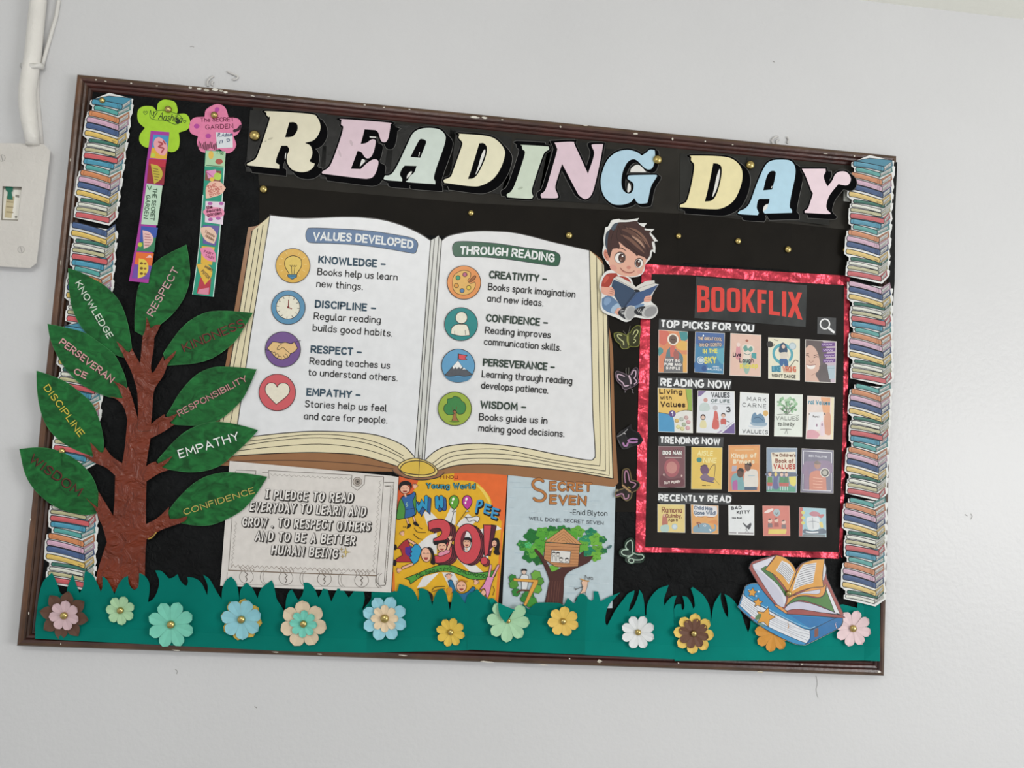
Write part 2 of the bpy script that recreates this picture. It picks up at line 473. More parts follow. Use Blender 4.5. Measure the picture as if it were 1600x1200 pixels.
# painted-over wires sticking out above the frame
for nm, lab, strokes in (
    ('wall_wire', 'painted-over wire loop on the wall above the pink flower bookmark', ['325,135 324,128 328,123 334,119', '332,134 331,130 334,127', '355,112 364,116 371,119 370,123 364,125']),
    ('wall_wire', 'painted-over wire loop on the wall above the letters D and A', ['1208,226 1206,220 1210,215 1216,213', '1214,226 1213,221 1217,218', '1230,214 1232,219 1230,224'])):
    q = P(strokes[0], closed=False); o = pt(q[0][0], q[0][1], 3)
    root = bpy.data.objects.new(nm, None); COL.objects.link(root); root.location = o; tag(root, lab, 'wire')
    for sname in strokes:
        q = P(sname, closed=False)
        v, f = tube([pt(x, y, 2.5) for x, y in q], [.0022] * len(q), 8)
        link_mesh('wire_loop', v, f, [lin('c9c7c4')] * len(f), 'oldpaint', root, o, True)

# ------------------------------------------------------------------ the board
BW, BH = 1.83 / 2, 1.1858476 / 2
board = bpy.data.objects.new('notice_board', None); COL.objects.link(board); board.location = (0, 0, CZ)
tag(board, 'wide notice board in a dark brown moulded wooden frame on the white wall', 'notice board')
bo = Vector((0, 0, CZ))
v, f = box(-BW + .01, BW - .01, -.012, 0, CZ - BH + .01, CZ + BH - .01)
link_mesh('backing', v, f, [lin('101112')] * 6, 'crepe', board, bo)
PROF = [(0, 0), (0, 20), (2.5, 23.5), (8, 25), (13, 24), (15.5, 20.5), (17, 21.5), (21, 20.5), (23.5, 16.5), (25, 17.3), (29, 15.2), (31, 12), (31, 6)]
def rail(a, b, inx, inz, shade):
    """mitred length of moulding from corner a to corner b; inward direction (inx, inz)"""
    v, f = [], []
    along = (b - a).normalized()
    for s_, d in PROF:
        for c, sg in ((a, 1), (b, -1)):
            v.append(c + Vector((inx, 0, inz)) * s_ * .001 + along * sg * s_ * .001 + Vector((0, -d * .001, 0)))
    n = len(PROF)
    for i in range(n - 1): f.append((2 * i, 2 * i + 1, 2 * i + 3, 2 * i + 2))
    f.append(tuple(2 * i for i in range(n))); f.append(tuple(2 * i + 1 for i in reversed(range(n))))
    cols = []
    for i in range(n - 1): cols.append(lin(shade[min(i, len(shade) - 1)]))
    return link_mesh('frame_rail', v, f, cols + [lin(shade[0])] * 2, 'wood', board, bo)
c = [Vector((x, 0, z)) for x, z in ((-BW, CZ + BH), (BW, CZ + BH), (BW, CZ - BH), (-BW, CZ - BH))]
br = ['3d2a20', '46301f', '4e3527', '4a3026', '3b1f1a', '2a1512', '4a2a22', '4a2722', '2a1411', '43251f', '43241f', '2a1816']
bl = ['2e1c12', '4a2f1e', '5a3b26', '52351f', '3a2416', '2a180f', '3a2417', '3d2618', '24140c', '33201a', '2d1a12', '1e120c']  # left rail: highlight along the crest put into the facet colours
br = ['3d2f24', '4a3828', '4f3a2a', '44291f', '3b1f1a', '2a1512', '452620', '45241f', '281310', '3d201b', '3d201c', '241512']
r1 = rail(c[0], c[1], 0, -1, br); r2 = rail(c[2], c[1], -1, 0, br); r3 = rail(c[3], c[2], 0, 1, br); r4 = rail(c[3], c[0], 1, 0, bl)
# chipped paint on the moulding
def chips(name, spots, d):
    for x, y, w_, h_ in spots:
        a = Art(Z(0, 0), d); n = 9
        a.poly([(x + w_ * math.cos(i * 6.283 / n) * random.uniform(.55, 1.1), y + h_ * math.sin(i * 6.283 / n) * random.uniform(.5, 1.1) + .08 * w_ * math.cos(i * 6.283 / n)) for i in range(n)], random.choice(['c9c3b6', 'b9b2a4', 'd8d3c8']), .3)
        link_mesh(name, a.v, a.f, a.c, 'oldpaint', board, bo)
sp = [(297, 137, 4, 2), (311, 139, 5, 2.2), (323, 141, 5, 2.4), (336, 140, 7, 2.6), (345, 142, 4, 2), (352, 144, 4, 2), (150, 124.5, 2, 1.2), (165, 127, 3, 1.2), (205, 130, 2, 1), (245, 134, 2, 1), (395, 150, 4, .8), (420, 151, 3, .8), (452, 155, 3, .8)]
sp += [(742, 183, 8, 2), (757, 184, 5, 2), (785, 187, 2, 1.2), (876, 198, 1.6, 2), (915, 196, 5, 1.2), (993, 209, 5, 1.6), (1051, 217, 1.6, 2.4), (1102, 221, 1.6, 1.6), (1145, 226, 2, 1), (1290, 240, 4, 1), (1335, 244, 1.6, 2), (600, 168, 2, 1), (640, 171, 2, .8), (570, 164, 2, 1)]
chips('paint_chip', sp, 25.6)
sp = [(110, 250, 1.2, 3), (95, 410, 1, 5), (77, 470, 1, 3), (48, 812, 1, 3), (45, 958, 1.2, 3), (95, 1006, .8, 3), (275, 1016, 8, 1), (430, 1019, 7, 1), (500, 1022, 5, 1), (630, 1024, 8, 1), (760, 1034, 12, 1.4), (850, 1039, 9, 1.2), (937, 1033, 4, 3), (890, 1029, 1.6, 1), (1188, 1050, 5, 2.4), (1060, 1036, 1.4, 1), (1253, 1038, 1, 2), (1374, 1050, 3, 2)]
chips('paint_chip', sp, 25.7)

# small marks in the wall paint
wall = bpy.data.objects['wall_back']
for q, wd in (('297,73 300,72.5 303,73.5', .9), ('1275,1056 1277,1068 1275,1078 1278,1090', .8), ('1508,804 1511,806', 1.6), ('1517,803 1519,807 1517,811', 1.2), ('274,1046 277,1049 276,1053', 1), ('398,1104 401,1106', 1.3), ('1208,96 1210,97', 1.2)):
    a = Art(Z(0, 0), .4); a.stroke(q, wd, '8f8e8c')
    link_mesh('paint_mark', a.v, a.f, a.c, 'oldpaint', wall, wall.location.copy())
# ------------------------------------------------------------------ black paper sheets, their brown tint a reflected sheen put into the colour
def sheet(path, label, d, col='211e1b', kind='blackpaper', T=None):
    s = Th('black_paper_sheet', label, 'paper sheet', P(path)[0], d, 'sheets of black paper under the lettering', solo=kind, T=T)
    s.poly(path, col, .15); s.end()
sheet('/395,164 1062,226 1066,334 890,329 735,320 405,291', 'long black paper strip behind the word READING', 12.7, '2b2925')
sheet('/1058,228 1334,256 1333,362 1240,352 1062,335', 'black paper strip behind the word DAY', 12.75, '2e2c28')
sheet('/405,289 735,317 734,372 405,350', 'brownish black paper sheet between the letter E and the left page of the open book', 12.95, '16130f')
sheet('/730,317 892,325 892,390 728,372', 'brownish black paper sheet above the right page of the open book', 13.0, '16130f')
sheet('/888,325 1064,334 1064,415 1000,420 1000,800 950,800 950,460 888,420', 'brownish black paper sheet around the cartoon boy and the butterflies', 12.9, '16130f')
sheet('1060,333! 1238,350! 1236,412! 1230,422 1220,421! 1070,411! 1060,408', 'brownish black paper sheet above the red title, with rounded lower corners', 13.2, '16130f')
sheet('/1232,349 1333,360 1330,432 1232,424', 'narrow brownish black paper sheet beside the right column of printed books', 13.0, '16130f')
s = Th('tape_piece', 'small piece of silvery tape between the letter Y and the column of books', 'tape', (1322, 303), 13.6, solo='plastic')
s.poly('/1318,298 1329,299 1329,316 1318,314', 'b9bab4', .2); s.poly('/1320,302 1325,302 1325,308 1320,307', '8b8c86'); s.end()

# ------------------------------------------------------------------ READING DAY
def letter(ch, T, k, face, col, label, card, holes=(), gleams=(), sweep=(9, 9), ow=2.6, marks=(), D=None):
    pf = P(face); c0 = T(*pf[0])
    s = Th('paper_letter', label, 'letter', c0, 14.0, 'cut-out letters of the headline', T=T, D=D)
    s.part('backing_card', 'blackgloss', up=0)
    s.poly(P(card), '2a2a28' if T is C_ else '1f1f1e', .5, raw=True)
    s.part('drop_shadow_border', 'matteblack', up=.7, label='black border with a thick lower right side')
    dx, dy = sweep[0] / k, sweep[1] / k
    n = len(pf)
    a = s.art; st = .0015
    a.stroke([(x + dx, y + dy) for x, y in pf], (2 * ow + .5) / k, '6b6a68', closed=True, step=st)
    a.stroke(pf, (2 * ow + 1.3) / k, '4c4b4a', closed=True, step=st)
    a.poly([(x + dx, y + dy) for x, y in pf], '08080a', .4, holes=[[(x + dx * .6, y + dy * .6) for x, y in P(h)] for h in holes], step=st)
    a.stroke([(x + dx, y + dy) for x, y in pf], 2 * (ow - .35) / k, '08080a', closed=True, step=st)
    for i in range(n):
        (x0, y0), (x1, y1) = pf[i], pf[(i + 1) % n]
        if abs(x1 - x0) + abs(y1 - y0) < 1e-6: continue
        a.poly([(x0, y0), (x1, y1), (x1 + dx, y1 + dy), (x0 + dx, y0 + dy)], '08080a', step=st)
    a.poly(pf, '08080a', step=st); a.stroke(pf, 2 * ow / k, '08080a', closed=True, step=st)
    s.part('letter_face', 'gloss', up=.3)
    s.poly(pf, col, .25, holes=holes)
    for m in marks: s.disc(m[0], m[1], m[2], m[4], ry=m[3], rot=-20)
    for g in gleams:
        s.part('gleam', 'paper', label='white printed gleam', up=.01); s.poly(g, 'd9d8d4')
    s.end()
A_, B_, C_ = crop(370, 150, 720), crop(680, 180, 1060), crop(1020, 210, 1420)
kA, kB, kC = .21875, .2375, .25
letter('R', A_, kA, '212,122! 222,108 520,128 575,155 597,210 588,265 550,315 487,335! 525,355 540,400 532,440 520,465 540,478! 557,482! 545,510 505,538 450,543 395,525 362,480 358,430 375,385 360,355! 318,355! 300,400 285,440 280,475 303,490! 303,520! 75,495! 75,482 110,465 140,440 175,350 235,165 225,150 212,135',
       'd6d0b8', 'large cream letter R starting the headline', '/391,172 512,177 508,277 384,268', ['375,188! 410,188 432,205 432,245 405,285 370,295! 345,295!'], ['344,425 352,405 350,440 344,455'], marks=[(240, 305, 20, 7, 'b7b19b'), (205, 323, 8, 4, 'a9a48f')])
letter('E', A_, kA, '748,170! 760,165 1080,190 1097,205 1090,260 1082,300 1065,328 1035,325 1020,290 1010,260 990,243! 912,238! 905,270 885,343! 925,335 960,312 985,312 992,330 980,390 962,430 940,445 918,440 900,415 885,398 862,392! 845,440 815,520! 885,522! 930,480 970,455 1000,455 1012,475 1000,530 975,575 940,590 880,588 612,555! 610,540 650,515 680,470 735,320 760,225 745,205',
       'd2bbc5', 'large pink letter E, second in the headline', '/508,180 618,190 608,290 500,279', (), ['/948,288 994,291 994,299 950,297', '878,506! 892,455 905,452 917,465 900,485'], marks=[(818, 335, 10, 22, 'bfaab2'), (735, 410, 8, 28, 'bfaab2')])
letter('A', A_, kA, '1058,568! 1058,598 1180,610! 1180,590 1165,560 1180,520 1200,497! 1285,500! 1268,545 1240,570 1222,600 1222,615 1418,630! 1418,610 1408,580 1430,500 1470,390 1490,320 1488,280 1450,240 1380,228 1310,235 1260,265 1225,330 1160,470 1120,540 1090,565',
       'c3cec6', 'mint green letter A in the first headline word', '/612,192 712,204 702,300 596,289', ['1240,435! 1300,320 1325,308 1348,318 1350,340 1310,442!'], ['1214,590 1218,565 1240,540 1252,542 1240,565 1225,580', '/1297,430 1304,400 1308,402 1302,432'])
letter('D', B_, kB, '160,125! 165,122 330,135 400,160 450,215 458,265 430,350 380,420 310,460 240,468 60,445! 58,425 100,405 120,360 170,220 178,180 155,150',
       'ddd8bc', 'cream letter D in the first headline word', '/704,200 800,214 794,304 686,296', ['290,185! 320,185 340,215 330,280 290,370 255,412 215,420! 240,350'], ['325,225 328,250 300,330 265,392 285,330 305,260'])
letter('I', B_, kB, '570,200! 575,195 745,205! 748,225 720,245 700,290 650,440 635,500 645,535! 620,550 475,540! 472,520 500,500 530,440 580,290 590,240 575,225',
       'c5d0bf', 'slim mint green letter I of the headline', '/806,216 864,221 846,312 782,306', sweep=(-7, -4), marks=[(560, 480, 18, 8, 'a9b4a2')])
letter('N', B_, kB, '785,180! 905,175 920,200 1005,385! 1045,260 1030,205! 1035,192 1105,190! 1090,280 1060,420 1030,520 990,552 950,530 930,500 835,320! 800,430 790,480 805,520 800,545 700,545! 695,520 725,490 760,380 800,240 800,215',
       'd7c0ca', 'pink letter N of the headline', '/858,220 948,224 934,318 840,312', sweep=(-4, -1))
letter('G', B_, kB, '1445,235 1435,228 1410,228 1390,245 1360,265! 1320,240 1260,228 1190,245 1130,300 1095,390 1090,460 1110,530 1160,580 1220,590 1280,575 1310,545! 1325,570 1345,582 1390,578 1400,560 1420,470 1455,410 1458,395 1440,392! 1290,395 1270,402 1268,420 1300,445 1305,480 1290,510 1265,515 1235,490 1225,440 1235,370 1265,310 1300,290 1330,300 1370,340 1400,357 1430,345 1445,290',
       'aecbdb', 'light blue letter G ending the first headline word', '/946,232 1030,240 1020,326 936,318', (), ['1283,375! 1290,350 1320,328 1350,333 1390,375!', '1270,448 1285,460 1285,495 1265,505'], sweep=(4, 3))
letter('D', C_, kC, '240,140! 245,133 420,137 500,155 550,205 560,270 540,350 500,420 430,462 350,467 170,455! 172,440 205,425 225,380 250,270 258,190 240,165',
       'e3d8a9', 'yellow letter D starting the second headline word', '/1063,240 1168,246 1166,340 1062,330', ['378,180! 410,185 430,210 425,280 400,370 370,412 325,420! 345,340'], ['418,215 418,260 400,340 372,392 385,330 400,260'], sweep=(10, 8))
letter('A', C_, kC, '540,480! 540,497 655,505! 662,490 650,460 655,420 665,403! 730,403! 725,430 700,455 690,480 700,495! 870,490! 868,470 855,450 865,380 890,260 888,200 860,165 800,158 740,165 700,200 650,310 610,420 580,460',
       'aecfe0', 'light blue letter A in the second headline word', '/1166,246 1254,256 1250,346 1152,338', ['690,350! 710,270 730,235 755,228 768,240 760,290 745,345!'], ['690,480 695,450 718,435 715,460', '/738,335 744,322 747,324 743,336'], sweep=(9, 8))
letter('Y', C_, kC, '932,215! 1080,215! 1080,235 1068,260 1075,290 1092,325! 1120,290 1140,250 1170,232 1210,235 1235,265 1235,295 1215,318 1180,315 1160,310! 1105,380 1085,440 1090,470 1105,485! 1100,497 950,490! 950,478 970,462 985,420 1000,370 990,350 955,260',
       'e7d2da', 'pale pink letter Y ending the headline', '/1250,258 1297,262 1296,352 1245,346', sweep=(7, 6), D=lambda x, y: 15.5 * (x - 1250) / 85)

for x, y, d, r, l in ((398, 212, 15.5, 8.5, 'large flat brass pin at the left edge of the letter R'), (412, 296, 13.4, 6.5, 'brass pin below the letter R'), (736, 333, 13.4, 5, 'brass pin below the cream letter D of the first word'),
        (889, 368, 13.4, 6, 'brass pin above the right page of the open book'), (1027, 250, 14, 8, 'large brass pin touching the blue letter G'), (1172, 258, 16.6, 7.5, 'large brass pin between the letters D and A of the second word'),
        (1060, 369, 13.6, 5, 'brass pin just right of the cartoon boy'), (1153, 377, 13.6, 5.5, 'brass pin straight above the red framed panel, midway along it'), (1231, 390, 13.6, 6, 'brass pin under the blue letter A of the second word'), (1321, 391, 14.2, 5.5, 'brass pin at the left edge of the right column of books')):
    pin(x, y, d, r, l)

# ------------------------------------------------------------------ columns of printed books
BK = [  # colour, spine left, spine right, mid y at left, drop to the corner, thickness (pixels)
    ('4d93ad', 3.7, 51, 3, 8.6, 8.2), ('57a09c', 8.4, 45.6, 12.3, 9.3, 7.3), ('c9855a', 1.3, 49.3, 21, 12.9, 8.7), ('c9a3b8', -.4, 50, 31, 13.6, 8.3), ('4a6088', -.4, 51.6, 40.3, 14.2, 8.7),
    ('d6b765', -.7, 52, 52.3, 14.7, 8), ('3f7467', 7, 54.8, 64.3, 8.3, 5.6), ('d3d4c8', 4.5, 50, 71, 9.6, 5.6), ('b9b48d', 3, 50.8, 78.3, 9, 6), ('c45f63', 3, 55.6, 88, 9.3, 8.2)]
def bookstack(label, ox, oy, lean, i0, i1, scale, d, tilt=0, pale=0, w=1.0):
    y_off = BK[i0 % 10][3] - 7 if i0 % 10 else -3
    T = lambda x, y: (ox + x * scale * w - (y - y_off) * scale * lean, oy + (y - y_off) * scale)
    D = lambda x, y: tilt * max(-.15, (x - ox + (y - oy) * lean) / 65)
    s = Th('book_stack_cutout', label, 'paper cutout', (ox + 30, oy + 20), d, 'cut-out strips of printed book stacks', T=T, D=D)
    s.mute = pale
    L, R = [], []
    seq = [(i, BK[i % 10], (i // 10) * 94.2) for i in range(i0, i1 + 1)]
    XE = 64
    for i, b, o in seq:
        L.append((b[1] - 4, b[3] + o - 2)); L.append((b[1] - 4, b[3] + o + 4))
        if i != i0 or i0 % 10 == 0: R.append((XE + 4 + (1.5 if i % 3 else -.5), b[3] + b[4] - 13 + o))
        R.append((XE + 3 + (2 if i % 2 else 0), b[3] + b[4] - 5 + o))
    b0, bl = seq[0], seq[-1]
    top = [(28, b0[1][3] + b0[2] - (14 if i0 % 10 == 0 else 5))] if i0 % 10 == 0 else []
    bot = [(bl[1][2] + 2, bl[1][3] + bl[1][4] + bl[2] + bl[1][5] / 2 + 4)]
    s.part('card', 'paper', up=0); s.art.st = .004
    s.poly(L[::-1] + top + R + bot, 'd9dad8', .5)
    s.part('book_picture', 'print'); s.art.st = .004
    for i, b, o in seq[::-1]:
        c, x0, x1, yl, dr, th = b; y = yl + o; h = th / 2; yc = y + dr
        base = lin(c)
        # covers seen at the fore edge, pages, spine
        s.poly([(x1 - 2, yc - h - 1), (XE, yc - h - 11), (XE + 2, yc + h - 9), (x1, yc + h + 1)], [v * .55 + .03 for v in base[:3]] + [1])
        s.poly([(x1 + 1, yc - h + 1.4), (XE - 1, yc - h - 7.4), (XE - 1, yc + h - 10), (x1 + 1, yc + h - 1.2)], 'b6b7b4')
        s.stroke([(x1 + 2, yc + .5), (XE - 1, yc - 9)], .7, '737472'); s.stroke([(x1 + 3, yc + h - 2.6), (XE - 4, yc + h - 9)], .6, '777')
        sp = []
        for k in range(9):
            t = k / 8; sp.append((x0 + (x1 - x0) * t, y - h + dr * (t ** 1.25)))
        low = [(x, yy + th * (1 - .05 * (1 - abs(2 * j / 8 - 1)))) for j, (x, yy) in enumerate(sp)]
        ring = sp + [(x1 + 1.2, yc)] + low[::-1] + [(x0 - 1.6, y)]
        if i % 10 == 0: s.poly([(x0, y - h), (28, y - h - 5), (XE + 1, yc - h - 10), (x1, yc - h)], [v * .85 for v in base[:3]] + [1]); s.stroke([(x0, y - h), (28, y - h - 5), (XE + 1, yc - h - 10)], .9, '26303a')
        s.poly(ring, base)
        s.stroke([(x + 3, yy - th * .18) for x, yy in low[:6]], .8, [v * .72 for v in base[:3]] + [1])
        s.stroke([(x, yy + th * .22) for x, yy in sp[1:6]], .8, [min(1, v * 1.25 + .03) for v in base[:3]] + [1])
        s.stroke(ring, 1.1, '25272e', closed=True)
        if i % 10 in (0, 2, 4, 6, 3):
            for q in (2, 3.5, 6): s.stroke([(x1 - q - 1, yc - h - q * .24 + 1.2), (x1 - q - 1.3, yc + h - q * .28 - 1.2)], .7, [v * .45 for v in base[:3]] + [1])
        if i % 10 == 5: s.stroke([(x1 - 9, yc - 2.4), (x1 - 2, yc), (x1 - 10, yc + .3)], 1, '5f4a22')
        if i % 10 in (2, 0, 6): s.stroke([(x0 + 4, y - h + 2), (x0 + 3.6, y + h - 1)], .7, [v * .5 for v in base[:3]] + [1])
    s.end()
bookstack('left column, top strip of printed books with a brass pin', 142, 153, .14, 0, 19, .985, 24.5, -8)
bookstack('left column, second strip of printed books, its blue book above the uppermost left leaf', 115, 344, .08, 4, 19, 1.03, 24.7, -8)
bookstack('left column, strip of printed books mostly hidden behind the left leaves', 98, 507, .08, 0, 21, 1.04, 24.3, -8, w=1.0)
bookstack('left column, lowest strip of printed books standing behind the grass', 77.5, 785, .04, 7, 19, 1.02, 15.4, 0, w=1.1)
pin(160, 157, 24.2, 4.5, 'brass pin through the topmost printed book of the left column')
pin(97, 705, 23.2, 5, 'brass pin in the left column just above the lowest left leaf')
bookstack('right column, top strip of printed books under the frame corner', 1331, 250, .05, 0, 19, .955, 26.6, 1.6, .2, w=1.03)
bookstack('right column, second strip of printed books, starting with a pink book', 1328, 436, -.01, 3, 19, .955, 22.4, 7, .2, w=1.02)
bookstack('right column, third strip of printed books, starting with a teal book beside the covers', 1331, 596, .05, 1, 19, .965, 22.4, 7, .2, w=.97)
bookstack('right column, lowest strip of printed books ending in the grass', 1321, 774, .02, 1, 17, .985, 22.2, 7, .2, w=.98)
s = Th('black_card_strip', 'narrow black card strip behind the right column of books at the frame edge', 'card strip', (1397, 260), 26.0, solo='blackpaper')
s.poly('/1396,254 1402,253 1399,330 1398,440 1393,520 1391,597 1384,598 1388,440 1393,330', '1a1a1a', .5); s.end()

# ------------------------------------------------------------------ grass
def X(path, T): return [T(*p) for p in P(path, closed=False)]
g0, g1, g2, g3, g4, g5, g6 = crop(20, 860, 420), crop(380, 890, 600), crop(560, 890, 780), crop(720, 890, 940), crop(880, 890, 1100), crop(1040, 890, 1200, 1280), crop(1140, 850, 1400, 1560)
def grass(pts, label, d, col='006d62', blades=()):
    s = Th('grass_strip', label, 'paper grass', pts[0], d, 'teal paper strips cut into grass blades', solo=None if blades else 'teal')
    if blades: s.part('strip', 'teal', up=0)
    (xa, ya), (xb, yb) = pts[0], pts[-1]; h = 22; rt = xb > 1370
    x2, y2 = (1350, yb - 1) if rt else (xb, yb)
    body = [(xa, ya - h)] + pts[1:-1] + ([(1350, 942)] if rt else []) + [(x2, y2 - h)]
    s.poly(body, col, .25, raw=True)
    s.art.D = lambda x, y: 8.6 * max(0, min(1, (y - (ya - h + (yb - ya) * (x - xa) / (xb - xa))) / h))
    d0 = s.art.d; s.poly([(xa, ya - h), (x2, y2 - h), (x2, y2), (xa, ya)], col, .25, raw=True, step=0)
    if rt:
        s.art.D = lambda x, y: 9.2 * max(0, min(1, (x - 1350) / 14)); s.poly([(1350, 942), (1375, 938), (1375, yb - h), (1350, yb - h - 1)], col, .25, raw=True, step=0)
        s.art.D = lambda x, y: 9.2 if x > 1352 else (0 if y < 1024 else 8); s.poly([(1350, yb - h - 1), (1375, yb - h), (1375, yb), (1350, yb - 1)], col, .25, raw=True, step=0)
    s.art.D = None
    for path, T, bd, lift, bc, lb in blades:
        q = [T(*p) for p in P(path)]; y0 = min(p[1] for p in q)
        s.at(bd); s.D = lambda x, y, y0=y0, lift=lift: min(lift, (y - y0) * .25)
        s.part('folded_blade', 'teal', label=lb, up=0); s.poly(q, bc, .2, raw=True)
    s.end()
GD = 17.0
grass([(55, 998)] + X('160,300 187,200 245,138! 275,200 300,270 335,270! 345,220 375,150! 400,220 418,268! 440,220 448,140! 460,130 500,155 530,210 550,260! 560,225 560,160! 590,185 620,240 635,275! 660,215 690,175 720,158! 725,205 745,238 765,245 785,220 790,142! 820,155 850,195 855,250 845,325! 880,300 905,250 915,190 890,125! 930,130 975,175! 1000,170 1030,148! 1045,185 1070,215 1088,220! 1095,195 1090,165! 1140,175 1180,205 1215,280! 1218,220 1190,152! 1230,180 1270,250 1305,305! 1310,240 1330,190 1365,163! 1400,210 1420,330! 1422,250 1460,200! 1500,240 1530,300!', g0)
      + X('175,280 220,200 325,118! 350,180 380,330 430,410!', g1) + [(437, 1017)], 'leftmost teal grass strip, in front of the tree foot', GD + .6)
grass([(433, 1017)] + X('400,370! 430,410 470,485! 480,430 490,330 520,250 555,225! 590,290 625,350! 670,290 690,200 680,150! 740,150 800,200 830,260 855,320! 880,280 905,215! 960,225! 975,290 1000,365! 1030,300 1070,215! 1130,220! 1200,320! 1270,230! 1365,230! 1380,330 1350,460! 1400,410!', g1) + [(573, 1020)], 'teal grass strip below the pledge poster, with the cream and aqua flower', GD + .3)
grass([(570, 1020)] + X('70,430! 140,340 150,258! 400,250! 405,240 430,250 445,240! 465,160! 540,185 620,230 660,300 680,360! 690,290 690,225 720,210! 790,250 840,405! 860,320 900,240 960,215! 1000,280 1040,470! 1055,380 1075,270 1090,235! 1150,290 1215,385! 1240,300 1290,250!', g2) + [(733, 1016)], 'teal grass strip below the orange poster', GD)
grass([(730, 1015)] + X('80,420! 110,290 185,215! 240,280 320,340! 360,325 420,375! 500,420 620,475! 700,450! 700,385! 770,450! 830,400 890,375 940,378 1060,375 1140,390 1170,410! 1180,390 1215,320! 1280,380! 1300,370 1340,290 1390,275 1440,310!', g3) + [(914, 1023)], 'teal grass strip with a curled blade over the mint flower', GD + .3, blades=(
          ('425,375! 520,420 620,457! 570,500 540,560 510,605! 450,530 428,450', g3, 27.5, 3, '007a6b', 'curled blade hanging over the mint flower'),
          ('318,330! 385,330! 372,380 350,412! 330,370', g3, 18, 1.5, '007a6c', 'small folded blade'),
          ('700,385! 770,450! 830,400 890,375 1060,375 1140,390 1180,470! 1180,540! 1000,530 810,510! 700,470!', g3, 17.6, 1, '00665b', 'wide folded flap')))
grass([(912, 1023)] + X('240,300! 320,355! 345,330 345,245! 398,248! 425,360! 520,310 650,258! 580,330 520,400 485,500 480,600 500,640! 540,560 600,450 690,330 740,270 810,235! 800,300 760,400 745,480! 800,420 850,300 865,228! 900,280 920,380 930,520! 945,520! 950,420 990,320 1080,220 1200,175! 1170,260 1145,340 1150,410! 1190,350 1240,305 1290,295! 1265,370 1255,440!', g4) + [(1054, 1030)], 'teal grass strip with tall blades around the white flower', GD + .1, '00756b')
grass([(1054, 1032.5)] + X('105,490! 135,435! 195,432! 200,480 215,510! 235,470 230,400 210,330! 270,345 320,420 345,490! 365,450 350,340 315,235! 340,218! 400,260 480,330 540,440 560,540 565,665! 580,560 610,420 690,290! 690,380 730,520 780,605! 780,500 760,380 735,305! 800,340 870,410 940,530 990,680 1030,785! 1055,720 1060,640!', g5)
      + X('1060,565! 1195,600! 1200,540 1215,510! 1250,540 1255,590!', g6) + [(1375, 1033)], 'rightmost teal grass strip, below the cut-out books', GD + .5, '00766c')
# ------------------------------------------------------------------ flowers
def petals(s, cx, cy, R, n, rot, col, point=0, lift=5.0, fold=1.8, skip=(), squash=1.0):
    a = s.art; c = lin(col); base = a.d
    for p in range(n):
        if p in skip: continue
        ang = math.radians(rot + 360 * p / n); ca, sa = math.cos(ang), math.sin(ang)
        rows = []; half = math.pi / n
        lf = lift * random.uniform(.6, 1.2); tw = random.uniform(-.5, .5)
        NS, NT = 9, 4
        for i in range(NS + 1):
            u = .06 + .94 * i / NS
            cc, ry_ = .66, .34
            wd = math.tan(half) * u * .99 if u < cc else math.tan(half) * cc * .99 * math.sqrt(max(0, 1 - ((u - cc) / ry_) ** 2.3))
            if point: wd = min(math.tan(half) * u, .92 * math.tan(half) * .72 * max(0, 1 - ((u - .62) / .38) ** 2) if u > .62 else 9)
            row = []
            for j in range(-NT, NT + 1):
                t = j / NT; lx = u * R * (1 - .06 * (1 - abs(t)) * (i == NS)); ly = wd * R * t
                d = base + (p % 2) * .12 + lf * u ** 1.4 + fold * abs(t) * u * 1.3 + tw * t * u
                x = cx + (lx * ca - ly * sa); y = cy + (lx * sa + ly * ca) * squash
                row.append(len(a.v)); a.v.append(pt(x, y, d))
            rows.append(row)
        for i in range(NS):
            for j in range(2 * NT):
                a.f.append((rows[i][j], rows[i][j + 1], rows[i + 1][j + 1], rows[i + 1][j])); a.c.append(c)
    a.d = base + .3
    a.disc(cx, cy, R * .12, c); a.d = base + 1.2
def flower(cx, cy, layers, label, pr=5, d=GD + 3.2, pincol='b9a468', pd=None):
    s = Th('paper_flower', label, 'paper flower', (cx, cy), d, 'paper flowers along the grass')
    for i, (nm, R, n, rot, col, kw) in enumerate(layers):
        kw = dict(kw); dx = kw.pop('dx', 0); dy = kw.pop('dy', 0)
        s.part(nm, 'paper', up=.2); petals(s, cx + dx, cy + dy, R, n, rot, col, **kw)
    s.flush()
    if pr:
        pin_mesh(cx, cy, s.d + 1.4, pr, 'pin', s.root, s.loc, pincol)
    return s
O = 'petals'
flower(100, 962, [(O, 39, 8, 10, '5b3f31', dict(point=1, lift=2)), ('inner_petals', 24, 7, 20, 'c9adb2', dict(lift=3))], 'brown pointed flower with a pink centre in the left corner', 5.5, d=GD + 5)
flower(188, 954, [(O, 23, 7, -20, 'a4c99f', {})], 'small pale green flower near the tree foot', 5)
flower(267, 976, [(O, 37, 8, 20, '74c3ad', {})], 'single large aqua flower under the leaf marked CONFIDENCE', 6, d=GD + 6)
flower(377, 968, [(O, 33, 8, 10, 'cfae52', dict(lift=1.5)), ('inner_petals', 32, 7, 35, '87bfca', {})], 'light blue flower with yellow petals behind it', 6)
flower(474, 975, [(O, 37, 7, 10, 'd0bda2', {}), ('inner_petals', 22, 8, 5, '6fc3b1', dict(lift=3))], 'cream flower with an aqua centre below the pledge poster', 5.5)
flower(601, 966.5, [(O, 36, 8, 20, '8fc3d1', {}), ('inner_petals', 22, 8, 0, 'dcc6a6', dict(lift=3))], 'light blue flower with a cream centre', 6.5)
flower(704, 988, [(O, 23, 8, 15, 'd4b44a', {})], 'small yellow flower below the orange poster', 4.8)
